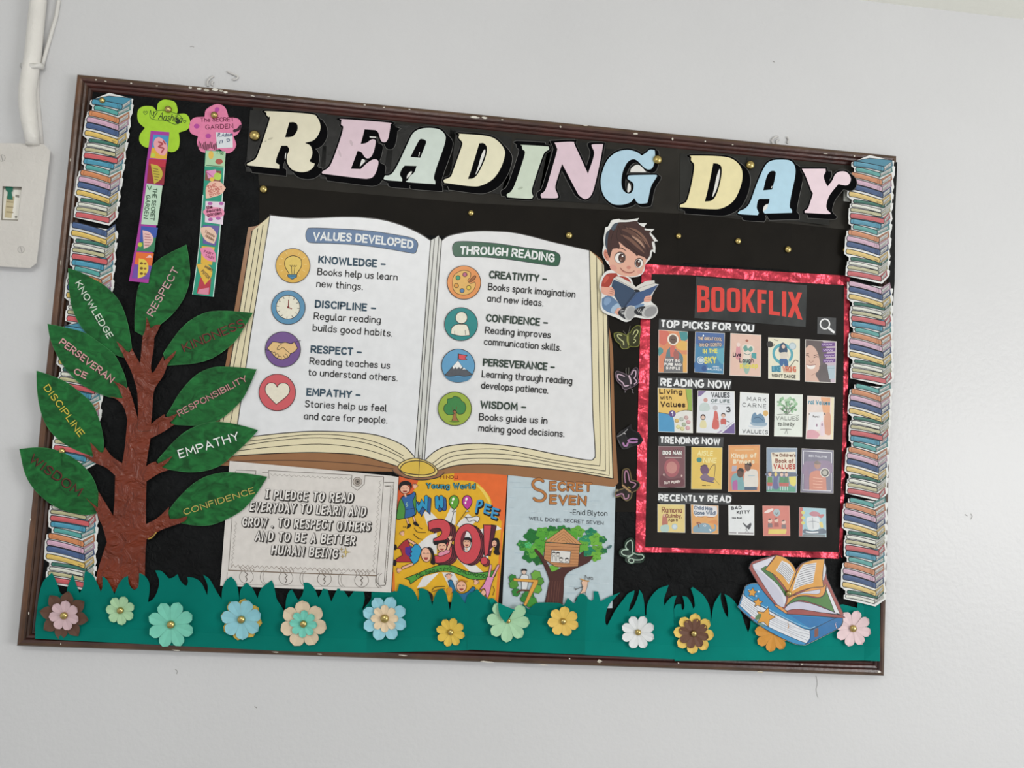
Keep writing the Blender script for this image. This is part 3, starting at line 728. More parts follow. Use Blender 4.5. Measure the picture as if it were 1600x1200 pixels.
flower(794, 970, [(O, 34, 8, 5, 'a2cba4', dict(skip=(6,)))], 'mint green flower partly under a curled grass blade', 4, pd=1)
flower(880, 971, [(O, 25, 7, 20, 'dab75c', dict(squash=.95))], 'small yellow flower beside the mint green one, below the tree house poster', 5)
flower(997, 988, [(O, 27, 8, 22, 'd6d8d9', {})], 'plain white flower with a brass centre', 5)
flower(1084, 990, [(O, 32, 8, 5, 'dcba5e', {}), ('inner_petals', 24, 8, 15, '654435', dict(lift=3))], 'yellow flower with a dark brown centre', 5)
flower(1208, 990, [(O, 29, 8, 10, 'c78a35', dict(lift=2))], 'orange flower half hidden under the cut-out books', 0)
flower(1333, 982, [(O, 29, 8, 15, 'dac1c4', {})], 'pale pink flower in the right corner', 5.8, d=GD + 2)

# ------------------------------------------------------------------ the paper tree
TD = 22.8
tree = Th('paper_tree', 'cut-paper tree with a crumpled brown trunk and nine green lettered leaves', 'paper tree', (190, 880), TD)
def leaf(T, k, path, label, texts, base, tip, d0=17.9, d1=19.6, lettercol='ddd'):
    bx, by = base; tx, ty = tip; L2 = (tx - bx) ** 2 + (ty - by) ** 2
    def D(x, y):
        f = max(0, min(1, ((x - bx) * (tx - bx) + (y - by) * (ty - by)) / L2)); return min(f / .62, 1) * (d1 - d0) + max(0, f - .62) * 3
    tree.at(d0); tree.T = T; tree.D = D
    tree.part('leaf', 'leaf', up=0, label=label)
    tree.poly(path, '195c2b', .3)
    tree.stroke(path, .5 / k, '3f7a4a', closed=True)
    tree.sub('lettering', 'ink')
    for txt, x0, y0, x1, y1, h, wd, col, sh in texts:
        off = 1.1 / k
        if sh: tree.text(txt, x0 - off, y0 + off * .3, x1 - off, y1 + off * .3, h, sh, wd * 1.15, jit=.3)
        tree.text(txt, x0, y0, x1, y1, h, col, wd * .85, jit=.3)
k1 = .13333
leaf(crop(60, 480, 220, 1200), k1, '108,195! 300,235 540,300 720,420 880,545 960,680 1020,830 1048,985! 1010,1000! 975,1075! 820,1050 640,980 460,870 320,720 220,560 140,370', 'green leaf with pink lettering PERSEVERANCE',
     [('PERSEVERAN', 235, 425, 850, 890, 84, 16, 'c99a98', '2a1712'), ('CE', 405, 775, 555, 845, 76, 16, 'c99a98', '2a1712')], (196, 616), (75, 507), 19.6, 28)
leaf(crop(100, 400, 260, 1200), k1, '50,145! 180,185 330,262 480,350 620,490 700,640 760,850 795,1085! 740,1140! 700,1190! 590,1150 400,1040 260,900 160,760 90,580 60,380', 'green leaf with white lettering KNOWLEDGE',
     [('KNOWLEDGE', 128, 318, 515, 975, 78, 14, 'c9d6c6', '12351d')], (200, 552), (107, 421), 20.0, 28.3)
leaf(crop(20, 570, 220, 960), .20833, '178,45! 270,75 400,130 520,220 600,300 650,420 678,550 680,655! 640,690! 610,690! 500,650 400,600 310,530 240,430 200,310 182,180', 'green leaf with yellow lettering DISCIPLINE',
     [('DISCIPLINE', 228, 172, 500, 545, 52, 9, 'c3b544', '2c3b16')], (156, 710), (57, 580), 19.6, 28)
leaf(crop(20, 570, 220, 960), .20833, '50,632! 180,620 310,635 430,685 530,760 600,850 640,960 655,1070! 620,1115! 560,1125 450,1110 350,1080 240,1010 150,920 90,810', 'green leaf with dark brown lettering WISDOM',
     [('WISDOM', 118, 722, 492, 992, 70, 10, '5a2e22', '1b1a12')], (152, 798), (30, 701), 19.6, 28)
kr = 230 / 1314
leaf(crop(180, 370, 410, 1314), kr, '635,72! 655,180 668,330 650,450 600,570 510,690 400,785! 320,830! 245,880! 175,840! 175,700 190,540 215,430 270,350 340,250 440,170', 'uppermost green leaf with pale pink lettering RESPECT',
     [('RESPECT', 335, 715, 575, 295, 66, 11, 'c3a09f', '1f2a1c')], (222, 522), (291, 383), 17.6, 19)
leaf(crop(180, 370, 410, 1314), kr, '1228,680! 1150,810 1080,920 980,1010 850,1090 700,1130 580,1140 460,1148! 430,1040! 490,950 580,830 680,740 800,680 900,663 1050,665', 'green leaf with dark red lettering KINDNESS',
     [('KINDNESS', 620, 1030, 1165, 800, 78, 10, '6b2f27', '1c1710')], (258, 562), (395, 489))
leaf(crop(220, 550, 420, 1200), .16667, '1085,163! 1030,290 960,430 870,530 760,620 640,670 500,688 300,680! 240,590! 290,510 360,390 460,270 560,190 680,145 780,138 920,145', 'green leaf with pink lettering RESPONSIBILITY',
     [('RESPONSIBILITY', 362, 605, 1005, 268, 60, 10, 'b98a86', '2a1614')], (262, 655), (401, 577))
leaf(crop(220, 550, 420, 1200), .16667, '1098,733! 1040,800 960,880 860,970 750,1060 620,1110 500,1125 380,1120 200,1090! 150,1020! 210,950 320,830 430,740 560,680 680,655 800,662 950,690', 'green leaf with white lettering EMPATHY',
     [('EMPATHY', 365, 1000, 930, 822, 82, 13, 'dfe4df', '14351d')], (246, 726), (403, 672), 18.3, 20)
leaf(crop(200, 700, 430, 1380), .16667, '1305,270! 1230,390 1150,500 1060,590 940,660 800,715 680,728 560,715 480,700! 400,660! 375,600! 430,520 520,420 620,330 740,265 880,232 1000,230 1150,245', 'lowest right green leaf with yellowish lettering CONFIDENCE',
     [('CONFIDENCE', 530, 632, 1192, 422, 58, 9, 'b3a757', '1f2410')], (264, 806), (417, 745))
tree.flush(); tree.T = Z(0, 0); tree.D = lambda x, y: -9.5 * max(0, min(1, (y - 830) / 90)); tree.at(TD)
tree.part('trunk', 'trunk', up=0)
tree.poly('148,925! 152,895 160,868 167,847! 160,822 156,814 151,800! 145,790 133,777! 146,788 153,793! 154,768! 163,783 177,806! 179,780 180,743! 166,731 148,723 130,712! 138,713 146,715! 141,691! 150,700 156,706 161,707! 164,699! 175,713 191,724! 195,699 199,657! 196,643 191,632! 182,624 170,619! 186,622 192,622! 184,604 176,595! 190,601 198,607! 200,604! 206,620 216,657! 215,620 212,602 205,580 195,560 192,553! 187,544 182,533! 189,539 197,548! 202,551! 206,544! 212,556 219,568! 221,545 223,525! 227,515 229,495! 233,505 235,513! 243,508 251,507! 246,518 241,528! 240,545 236,570 237,583! 241,580 248,568 255,556! 256,564! 276,547! 272,556 266,563! 261,571! 255,587 242,607 239,622! 238,640 236,663! 245,655 257,647! 260,652 278,646! 270,656 264,661! 273,663! 253,676 235,685! 231,710 228,729! 235,724 243,721! 248,724 270,712! 262,722 253,730! 264,734! 248,740 229,752! 228,780 228,819! 240,813 250,806 264,792! 263,802 265,811! 280,810 293,806! 290,813 280,818 250,829 229,843! 227,870 226,925!', '702d17', .5)
tree.stroke('216,657! 214,668 220,674 238,672', .8, '46200f')
tree.stroke('232,842! 238,839 244,832', 2, 'a8843a')
tree.end()
# ------------------------------------------------------------------ the big open-book poster
P1, P2, P3, P4 = crop(360, 320, 680), crop(360, 520, 680), crop(660, 340, 980), crop(660, 540, 980)
bk = Th('open_book_poster', 'very large cut-out poster of an open book with printed values on both pages', 'poster', (655, 560), 14.0)
CREAM, INK = 'd9cfae', '2a2522'
bk.part('cover', 'gloss', 'brown drawn book cover', up=0)
bk.poly('388,355! 401,353! 421,340! 672,376! 690,376 760,366 921,391! 932,399 942,410 945,440 948,496! 957,540 959,600 961,670 966,754! 960,761! 860,750 800,743 756,740 716,739 694,741! 680,747 660,750 640,748 622,741 613,737! 560,736 480,733 420,730 330,727! 322,716! 336,650 352,572 366,486!', '8f6440', .5)
bk.stroke('331,722 420,719.5 480,720 560,725 616,733', 1.2, '4a3020')
bk.part('page_edges', 'print', 'cream page edges with thin lines')
bk.poly('394,361! 421,338! 430,500! 900,560! 921,391! 932,401! 944,415! 951,520 954,620 958,748! 900,738 860,733 800,727 756,725 715,727 684,735! 655,732! 622,729! 600,722 560,711 520,708 480,707 420,709 360,713 334,716! 352,610 374,486!', CREAM)
for a in ('403,357! 381,488 352,640 346,676', '411,352! 390,488 362,650 352,690', '351,694! 400,688 484,679 540,681 590,692 630,712', '346,703! 420,690 500,684 570,692 618,710 636,722', '356,706! 430,698 500,694 560,700 605,713 630,726',
          '932,402! 934,500 936,600 938,700 937,728', '941,412! 943,520 945,620 946,735', '948,440! 950,540 951,640 952,741', '676,724! 700,708 740,702 790,703 860,718 937,728', '678,729! 704,714 744,709 800,711 870,724 946,736', '682,733! 710,720 750,716 810,719 880,731 952,743'):
    bk.stroke(a, 1.1, INK)
bk.stroke('394,361! 374,486 352,610 334,716 360,713 420,709 480,707 520,708 560,711 600,722 622,729', 1.5, INK); bk.stroke('684,735! 715,727 756,725 800,727 860,733 900,738 958,748! 954,620 951,520 944,415', 1.5, INK)
bk.part('gutter', 'gloss')
bk.poly('672,376! 680,372! 685,368! 690,376! 663,722! 646,716!', 'c9c9c4')
for a in ('/672,376 648,716', '/679,372 662,578 653,718', '/686,370 659,719', '/690,376 663,720'): bk.stroke(a, 1.2, INK)
LP = '422,336! 444,339 472,341 504,340 540,339 570,340 600,344 630,353 656,365 673,376! 648,714! 630,696 600,683 570,677 530,674.5 484,674 440,677 394,682 368,684! 392,520!'
RP = '690,376! 700,369 720,364 744,361 772,361 800,363 830,369 860,377 890,384 921,391! 925,578 926,640 930,706 928,716 922,719 900,716 860,708 820,700 780,695 740,693 700,697 680,705 663,720!'
bk.part('left_page', 'gloss', 'white left page'); bk.poly(LP, 'd9dadc'); bk.stroke(LP, 1.5, INK, closed=True)
lp = bk.last
bk.part('right_page', 'gloss', 'white right page'); bk.poly(RP, 'd9d9da'); bk.stroke(RP, 1.5, INK, closed=True)
bk.part('clasp', 'gloss', 'yellow drawn clasp on a brown tab')
bk.poly('613,735! 620,728 640,722 656,716 676,728 694,739! 684,746 660,750 636,747', '8a6146'); bk.stroke('613,735! 620,741 636,747 660,750 684,746 694,739', 1.4, INK)
bk.ol('622,731 628,722 645,716 660,718 676,726 684,736 678,743 656,746 634,742', 'd9c071', 1.3, INK); bk.ol('625,733 632,724 648,720 664,722 678,731 678,738 664,742 644,741 631,738', 'cfae45', 1.5, INK)
bk.stroke('/656,711 654,750', .9, '5a4a2a')
def banner(T, path, col, txt, b, arc):
    bk.T = T; bk.part('heading_banner', 'gloss', up=.05); bk.ol(path, col, 5, '1f2a30')
    bk.sub('lettering', 'ink'); bk.text(txt, *b, 68, 'e3e5e5', 13.5, arc=arc)
banner(P1, '588,240 600,195 640,180 900,190 1100,205 1300,235 1420,260 1462,295 1460,340 1440,378 1380,372 1200,340 1000,315 800,302 640,298 600,282', '3d6189', 'VALUES DEVELOPED', (642, 280, 1428, 347), 17)
banner(P3, '234,240 245,205 280,187 400,188 600,205 800,235 1000,260 1060,280 1077,312 1070,350 1045,378 900,360 700,330 500,310 300,305 250,298', '305943', 'THROUGH READING', (290, 290, 1030, 352), 17)
def lines(T, rows, hc):
    for head, body in rows:
        bk.T = T; bk.part('value_heading', 'ink', up=.05); bk.text(*head[:5], 62, hc, 13)
        bk.part('value_text', 'ink', up=.01)
        for b in body: bk.text(*b, 57, '262525', 7.6)
    bk.flush()
lines(P1, [(('KNOWLEDGE –', 685, 458, 1212, 494), [('Books help us learn', 678, 549, 1305, 593), ('new things.', 670, 642, 1035, 667)]),
           (('DISCIPLINE –', 658, 804, 1136, 838), [('Regular reading', 650, 896, 1175, 927), ('builds good habits.', 641, 986, 1266, 1032)])], '3a4f5e')
lines(P2, [(('RESPECT –', 625, 158, 1026, 182), [('Reading teaches us', 617, 247, 1246, 282), ('to understand others.', 607, 335, 1306, 380)]),
           (('EMPATHY –', 592, 492, 1016, 516), [('Stories help us feel', 581, 582, 1221, 617), ('and care for people.', 573, 677, 1227, 710)])], '3a4f5e')
lines(P3, [(('CREATIVITY –', 518, 474, 972, 511), [('Books spark imagination', 511, 566, 1194, 627), ('and new ideas.', 503, 656, 946, 695)]),
           (('CONFIDENCE –', 494, 813, 980, 852), [('Reading improves', 488, 906, 1001, 944), ('communication skills.', 479, 994, 1084, 1044)])], '37443c')
lines(P4, [(('PERSEVERANCE –', 470, 160, 1034, 199), [('Learning through reading', 462, 248, 1171, 304), ('develops patience.', 457, 336, 984, 377)]),
           (('WISDOM –', 450, 490, 810, 512), [('Books guide us in', 442, 583, 976, 614), ('making good decisions.', 436, 669, 1110, 717)])], '37443c')
def icon(T, cx, cy, r, col, lab):
    bk.T = T; bk.part('round_icon', 'gloss', lab, up=.05); bk.disc(cx, cy, r, col, lw=5, lcol=INK, n=40); bk.sub('symbol', 'ink')
icon(P1, 488, 476, 134, 'd0a233', 'yellow light bulb icon')
for k in range(12):
    a = k * math.pi / 6; bk.stroke([(488 + 88 * math.cos(a), 466 + 88 * math.sin(a)), (488 + 108 * math.cos(a), 466 + 108 * math.sin(a))], 4, 'e6cf86')
bk.ol('424,462 436,420 490,398 546,420 557,465 545,500 524,530 518,545! 460,545! 455,530 435,500', 'dcc069', 5, INK)
bk.stroke('/480,540 478,480', 4, INK); bk.stroke('/497,540 502,480', 4, INK); bk.stroke('465,472 472,482 482,474 490,482 500,474 510,482 516,472', 4, INK)
bk.ol('448,545! 518,545! 516,565 500,572 490,580 476,580 466,572 450,562', '4f86a5', 4, INK); bk.stroke('/452,556 515,558', 3, INK)
icon(P1, 452, 802, 132, '4d86a9', 'blue clock icon'); bk.disc(450, 800, 93, 'e0dccb', lw=5, lcol=INK, n=36)
for k in range(12):
    a = k * math.pi / 6 + .1; bk.stroke([(450 + 74 * math.cos(a), 800 + 74 * math.sin(a)), (450 + (84 if k % 3 else 87) * math.cos(a), 800 + (84 if k % 3 else 87) * math.sin(a))], 5, '33302e')
bk.stroke('/455,745 452,802', 8, '8a4a45'); bk.stroke('/452,802 478,812', 8, '8a4a45'); bk.disc(452, 800, 9, '7a3a38')
icon(P2, 410, 130, 138, '6b4b86', 'purple handshake icon')
bk.ol('288,120! 330,70! 360,72 395,80 430,75 475,85 500,70! 525,120! 500,148 470,165 455,190 430,200 405,210 370,200 345,185 325,160', 'd9b680', 5, INK)
for a in ('400,90 375,105 365,130 385,130 410,115 440,140 470,165', '325,160 345,150 352,168 345,185', '352,168 370,165 376,185 365,200', '376,185 395,185 398,205', '430,200 415,178', '455,190 432,165'): bk.stroke(a, 4, INK)
bk.stroke('/272,130 330,150', 4, '33234a'); bk.stroke('/480,80 548,60', 4, '33234a')
icon(P2, 366, 466, 143, 'c4565c', 'red heart icon')
bk.ol('366,425! 380,402 410,392 445,402 463,435 458,470 430,505 358,560! 300,500 276,465 272,430 290,400 320,390 350,400', 'dcd6c4', 5, INK)
icon(P3, 325, 507, 131, 'd88c4d', 'orange paint palette icon')
bk.ol('235,510 245,455 290,420 335,412 375,430 375,465 355,490 375,515 410,505 410,545 375,590 320,605 265,590 240,555', 'dbb06a', 4, INK)
for x, y, c in ((332, 445, 'b76a86'), (278, 470, '4f9a7c'), (265, 532, 'd79a4e'), (310, 570, '5c7ea5'), (362, 548, 'd9bd52')): bk.disc(x, y, 17, c, lw=4, lcol=INK, n=18)
bk.ol('365,500! 378,480 405,455 418,460 408,480 385,500', 'a06a45', 4, INK)
icon(P3, 302, 832, 129, '20807f', 'teal person icon'); bk.disc(305, 782, 46, 'e0dccb', lw=5, lcol=INK)
bk.ol('222,908! 230,860 265,835 305,832 345,838 365,880 370,920! 300,925', 'e0dccb', 5, INK); bk.stroke('/252,885 252,912', 4, INK); bk.stroke('/335,880 337,915', 4, INK)
icon(P4, 280, 157, 130, '5d97bd', 'blue mountain icon with a red flag')
bk.poly('166,225! 200,215 260,240 330,235 398,212! 370,262 320,283 250,284 195,262', '4f7f9f'); bk.ol('175,232! 235,165! 278,118! 320,180! 345,190! 392,228! 330,240 280,232 220,240', '55585e', 4, INK); bk.poly('235,165! 278,118! 312,168! 298,180 285,168 270,182 258,168 245,182', 'e3e3e0'); bk.poly('312,190! 325,170! 340,190! 326,184', 'e3e3e0')
bk.stroke('/278,118 280,62', 5, INK); bk.ol('282,65! 310,70 350,78! 335,95 348,110! 310,112 284,105!', 'd0555c', 4, INK)
icon(P4, 253, 493, 131, '93a83e', 'green tree icon')
bk.ol('228,590! 238,560 238,520 225,500! 245,510 250,490! 258,510 278,498! 266,520 266,560 285,592!', '9b6a45', 4, INK)
bk.poly('205,594! 250,585 292,596! 250,600', '5f7a33'); bk.ol('245,535 200,540 170,510 172,470 195,450 195,420 230,410 252,396 290,408 305,430 330,450 340,490 320,530 280,535 262,512 250,500 240,515', '3f7f47', 4, INK)
bk.stroke('/238,520 236,480', 4, '6a4a30'); bk.stroke('/262,520 268,478', 4, '6a4a30')
bk.end()

# ------------------------------------------------------------------ pledge poster
TP = crop(340, 710, 640)
pl = Th('pledge_poster', 'greyish white pledge sheet with hand-style capital letters and a scroll border, under the open book', 'poster', (480, 820), 15.6,
        T=TP, D=lambda x, y: 2.4 * max(-.2, min(1.1, (x - 350) / 255)))
pl.part('sheet', 'paper', up=0); pl.poly('/100,55 800,118 1440,178 1508,190 1445,1150 22,1095', 'd1ccc7', .3)
pl.part('scroll_border', 'ink', 'pencil drawn scroll border')
LN = '6f6862'
for a in ('/155,130 320,138 318,165', '/425,135 428,200', '/428,135 1118,172', '/1228,178 1385,187', '/1385,187 1350,700 1322,1012', '/150,140 118,560 90,965', '/372,150 420,150', '/1390,232 1470,232 1440,640 1400,1085', '/1392,262 1445,262 1420,640 1388,1070', '/1400,270 1440,262'): pl.stroke(a, 5, LN)
pl.stroke('/90,966 560,985 1325,1012', 9, '7c6d5f')
pl.stroke('/1322,1012 1322,1060 1350,1095 1395,1090 1402,1060', 6, '5f5954'); pl.stroke('80,985 78,1030 85,1060 150,1080', 4, LN)
pl.stroke('/150,1082 560,1092 1050,1105 1360,1112', 4, 'a39c96')
zz = lambda x0, y0, x1, y1, n, h: [(x0 + (x1 - x0) * i / n + (y1 - y0) / math.hypot(x1 - x0, y1 - y0) * h * (i % 2), y0 + (y1 - y0) * i / n - (x1 - x0) / math.hypot(x1 - x0, y1 - y0) * h * (i % 2)) for i in range(n + 1)]
pl.stroke(zz(440, 160, 1110, 196, 34, -16), 3, '958e88'); pl.stroke(zz(1365, 215, 1305, 990, 38, -18), 3, '958e88'); pl.stroke(zz(145, 560, 105, 950, 22, 18), 3, '958e88'); pl.stroke(zz(1455, 250, 1400, 1060, 60, 8), 2.5, '8d8680')
pl.stroke(zz(110, 940, 1310, 985, 60, 22), 4, '8b8078')
for cx, cy in ((240, 1020), (570, 1030), (890, 1040), (1200, 1050)):
    pl.stroke(ell(cx, cy, 58, 56, 22, -60, 240), 4, LN); pl.stroke([(cx - 12, cy - 40), (cx + 10, cy - 20), (cx - 8, cy), (cx + 8, cy + 18), (cx - 4, cy + 40)], 7, '6a625c')
    pl.stroke(ell(cx + 150, cy + 2, 34, 58, 14, 95, 265), 4, LN); pl.stroke(ell(cx + 172, cy + 2, 34, 58, 14, 95, 265), 3, LN)
    for k in range(5): pl.stroke([(cx - 60 + k * 26, cy - 72 + random.uniform(-12, 4)), (cx - 40 + k * 26, cy - 58), (cx - 48 + k * 26, cy - 44)], 5, '8a7f76')
pl.stroke('/1120,172 1115,265 1165,300 1222,248 1228,178', 4, LN); pl.disc(1165, 228, 37, 'b3aaa2', lw=4, lcol='6f6862'); pl.disc(1165, 228, 22, '8d847c', lw=4, lcol='5f5852'); pl.disc(1165, 228, 8, '3f3a36')
pl.part('lettering', 'ink', 'white outlined capitals of the pledge')
for txt, x0, y0, x1, y1 in (('Î PLEDGE TO READ', 388, 376, 1130, 408), ('EVERYDAY TO LEARN AND', 260, 476, 1238, 523), ('GROW . TO RESPECT OTHERS', 195, 602, 1276, 648), ('AND TO BE A BETTER', 305, 722, 1148, 760), ('HUMAN BEÎNG', 440, 836, 1002, 872)):
    st = random.getstate()
    pl.text(txt, x0 + 7, y0 + 7, x1 + 7, y1 + 7, 90, '34302d', 22, sp=4.3, gap=6.5, slant=.09, jit=.5)
    random.setstate(st); pl.text(txt, x0, y0, x1, y1, 88, '34302d', 21, sp=4.3, gap=6.5, slant=.09, jit=.5)
    random.setstate(st); pl.text(txt, x0 + 5, y0 - 5, x1 - 5, y1 - 5, 81, 'dedad6', 12.5, sp=4.5, gap=6.8, slant=.09, jit=.5)
pl.part('sparkles', 'ink', 'small golden sparkles')
for cx, cy, r in ((1068, 815, 42), (1032, 790, 17), (1042, 850, 17)):
    q = []
    for k in range(8):
        a = k * math.pi / 4; rr = r if k % 2 == 0 else r * .22; q.append((cx + rr * math.cos(a), cy + rr * math.sin(a)))
    pl.ol(q, 'd9c37c', 3, '5b4a2a')
pl.end()

# ------------------------------------------------------------------ orange poster
W1 = crop(600, 740, 800)
W2 = lambda x, y: W1(x, y + 720)
wp = Th('childhood_poster', 'hand-painted orange and yellow poster with a big red number 30 and cartoon children', 'poster', (700, 860), 13.4, T=W1)
SK, BL = 'dfab90', '1d1719'
wp.part('sheet', 'paper', up=0); wp.poly('/195,-60 1545,-60 1500,700 1425,1640 95,1560 130,900 165,420', 'd6a520', .3)
wp.poly('880,-60! 1545,-60! 1500,700 1482,610! 1440,560 1360,430 1330,310 1260,210 1150,110 1000,85 870,90!', 'd9642b'); wp.poly('/195,-60 470,-60 430,90 390,180 300,330 165,430 170,300', 'd2592b'); wp.poly('/1470,600 1500,560 1425,1640 1390,1640', 'd9762b'); wp.poly('/110,1250 128,1200 140,1450 96,1560', 'd9762b')
wp.poly('1130,120! 1240,190 1310,300 1340,420! 1290,330 1220,220', 'e0c25a')
for a in ('/485,480 575,470 745,640 560,700', '/740,620 845,400 905,440 890,640', '/905,640 1050,500 1160,590 1000,720', '/1190,700 1400,640 1470,690 1230,770', '/430,880 560,770 660,740 660,1010 440,960', '/410,1430 490,1290 690,1235 520,1410', '/725,1235 870,1240 1000,1450 830,1450', '/890,1040 1120,1120 1260,1250 1080,1230', '/1200,990 1300,1010 1310,1110 1230,1050'): wp.poly(a, 'd6d4d2')
wp.part('heading_lettering', 'ink', 'small hand-lettered heading')
wp.text('HINDU', 705, 66, 925, 68, 44, '7a2419', 9, jit=.4); wp.text('Young World', 520, 196, 1150, 198, 84, '1b2530', 26, jit=.5)
wp.text('Young World', 530, 190, 1140, 192, 72, '3f93a8', 10, jit=.3)
wp.part('bubble_letter', 'ink', 'blue bubble letter W', up=.01)
def bubble(strokes):
    for a in strokes: wp.stroke([(x + 34, y + 28) for x, y in P(a, closed=False)], 66, BL)
    for a in strokes: wp.stroke([(x + 34, y + 28) for x, y in P(a, closed=False)], 50, '31588f')
    for a in strokes: wp.stroke(a, 58, BL)
    for a in strokes: wp.stroke(a, 42, '2f8fb8')
bubble(['/385,350 435,450 475,365 525,430 528,295'])
wp.part('bubble_letter', 'ink', 'blue bubble letter H', up=.01); bubble(['/660,300 665,420', '/715,295 720,410', '/662,340 718,385'])
for lt, sts in (('P', ('/1172,345 1150,480', '1172,345! 1215,340 1215,390 1165,410!')), ('E', ('/1275,380 1255,480', '/1275,385 1330,400', '/1265,430 1315,445', '/1255,480 1310,500')), ('E', ('/1365,430 1345,540', '/1365,435 1430,450', '/1355,485 1415,500', '/1345,540 1400,560'))):
    wp.part('bubble_letter', 'ink', 'blue bubble letter ' + lt, up=.01)
    for a in sts: wp.stroke([(x + 10, y + 14) for x, y in P(a, closed=False)], 46, BL)
    for a in sts: wp.stroke(a, 26, '3b8fbe')
for cx, col in ((875, '5b9a34'), (1040, 'b43a90')):
    wp.part('balloon', 'ink', up=.01)
    wp.stroke('/875,470 845,600 820,720' if cx == 875 else '/1035,460 940,590 870,720', 6, BL); wp.ol([(cx + (x - 875) * .95, y) for x, y in P('875,272 925,300 938,360 910,420 878,448! 840,420 810,360 825,300')], col, 9, BL)
    wp.disc(cx - 10, 320, 14, 'e6ead9', 22, rot=20); wp.disc(cx - 22, 365, 10, 'e6ead9', 16); wp.ol('/%d,450 %d,478 %d,478' % (cx, cx + 22, cx - 22), 'd6d4d2', 5, BL)
wp.part('number', 'ink', 'big red number 30 with an exclamation mark', up=.02)
N3 = '550,605! 640,572 745,575 815,625 832,700 812,790 760,835! 832,880 852,960 832,1050 760,1105 650,1118 610,1085! 630,1032 700,1024 745,985 722,905 660,872! 620,866 620,815! 680,790 722,745 705,692 640,684 560,712!'
for k in (66, 44, 22): wp.ol([(x + k, y + k * .5) for x, y in P(N3)], '6d2b36', 9, BL)
wp.ol(N3, 'c2464e', 10, BL)
for k in (46, 23): wp.ol([(x + k, y + k * .35) for x, y in ell(1045, 880, 168, 252, 32)], '6d2b36', 9, BL)
wp.ol(ell(1045, 880, 168, 252, 36), 'c2464e', 10, BL); wp.ol(ell(1030, 850, 68, 132, 30), 'd6d4d2', 9, BL); wp.poly('965,840 985,740 1030,720 1010,790 1000,880 1010,960 980,930', '6d2b36')
wp.ol('/1340,640 1405,650 1330,1030 1250,1015', '4f2030', 9, BL); wp.ol('1245,640! 1345,642! 1300,1010! 1255,1005', 'c2464e', 9, BL); wp.ol(ell(1275, 1110, 48, 52, 20), '6d2b36', 8, BL); wp.ol(ell(1252, 1090, 46, 50, 20), 'c2464e', 8, BL)
wp.part('ribbon', 'ink', 'green ribbon with lettering', up=.02); wp.T = W2; wp.art.T = W2
wp.ol('260,592! 380,545 560,470 700,424 850,430 1000,490 1150,520 1330,502 1400,480! 1390,560 1300,595 1100,602 950,545 800,502 650,512 480,562 330,662! 318,610!', '4b9238', 8, BL)
wp.text('CELEBRATING', 405, 585, 850, 480, 42, '16301a', 8, arc=12, jit=.4); wp.text('CHILDHOOD', 912, 505, 1270, 588, 46, '16301a', 8, jit=.4, arc=-8)
def kid(name, lab, T, fn):
    wp.T = T; wp.part(name, 'ink', lab, up=.01); fn()
def hand(x, y, ang, r=26):
    for k in range(-2, 3):
        a = math.radians(ang + k * 26); wp.stroke([(x, y), (x + math.cos(a) * r * 1.5, y + math.sin(a) * r * 1.5)], r * .62, BL)
    for k in range(-2, 3):
        a = math.radians(ang + k * 26); wp.stroke([(x, y), (x + math.cos(a) * r * 1.45, y + math.sin(a) * r * 1.45)], r * .4, SK)
    wp.disc(x, y, r * .72, SK)
def face(cx, cy, rx, ry, hair=None, rot=0):
    wp.ol(ell(cx, cy, rx, ry, 22, rot=rot), SK, 7, BL)
    wp.stroke(ell(cx - rx * .4, cy - ry * .12, rx * .22, ry * .14, 8, 180, 360), 5, BL); wp.stroke(ell(cx + rx * .4, cy - ry * .12, rx * .22, ry * .14, 8, 180, 360), 5, BL)
    wp.ol(ell(cx, cy + ry * .38, rx * .4, ry * .3, 10, 0, 180), 'a33f3f', 4, BL)
    if hair: wp.poly(hair, BL)
def k1_():
    wp.ol('190,350! 240,280 330,260! 395,240 400,420! 390,520 250,560! 165,570 160,500', '4b8a3c', 7, BL)
    wp.ol('215,300! 262,280 330,262 375,225! 395,255 360,340! 392,510! 330,545 255,560! 265,440 235,350', '2f6099', 7, BL); wp.stroke('/290,360 275,385 300,395 280,415', 8, '8fb5a0'); wp.stroke('/262,455 385,430', 8, '223c63')
    for a in ('/285,565 310,640', '/370,545 395,620'): wp.stroke(a, 28, BL); wp.stroke(a, 18, SK)
    wp.poly('300,625! 332,630 335,660 290,690 285,675', BL); wp.poly('370,605! 400,600 440,650 425,660 370,635', BL); hand(385, 170, -80); wp.stroke('/262,262 272,285', 22, SK)
    face(262, 195, 62, 55, '190,210 185,150 215,105 280,90 335,115 350,165 335,200! 320,150 270,140 225,150 205,190')
def k2_():
    for a in ('/300,110 395,165', '/360,410 235,460'): wp.stroke(a, 40, BL); wp.stroke(a, 26, SK)
    wp.ol('300,105! 250,125 165,215! 205,225 230,300! 160,345 150,375 190,385 340,385! 330,210!', 'a02f35', 7, BL); hand(235, 40, -120); hand(200, 485, 165)
    wp.disc(140, 200, 22, BL, 36); wp.disc(135, 395, 22, BL, 40); wp.poly('265,205! 350,180! 330,330! 270,280', '4d2f86'); wp.ol('385,160! 430,170 470,230! 450,300 420,380 370,412! 320,330 345,310 325,280 350,260 330,220 360,200', '2f8fb8', 7, BL)
    face(525, 295, 62, 92, '545,205 600,215 630,300 640,400 620,420 580,390 600,300', -8)
def k3_():
    wp.stroke('/700,290 800,250', 60, BL); wp.stroke('/700,290 800,250', 46, 'd58aa0'); wp.stroke('/800,225 835,130', 40, BL); wp.stroke('/800,225 835,130', 28, SK); hand(828, 95, -95, 22); face(725, 195, 58, 62, '625,165 625,125 700,115 780,110 790,160 740,150 690,155 650,170')
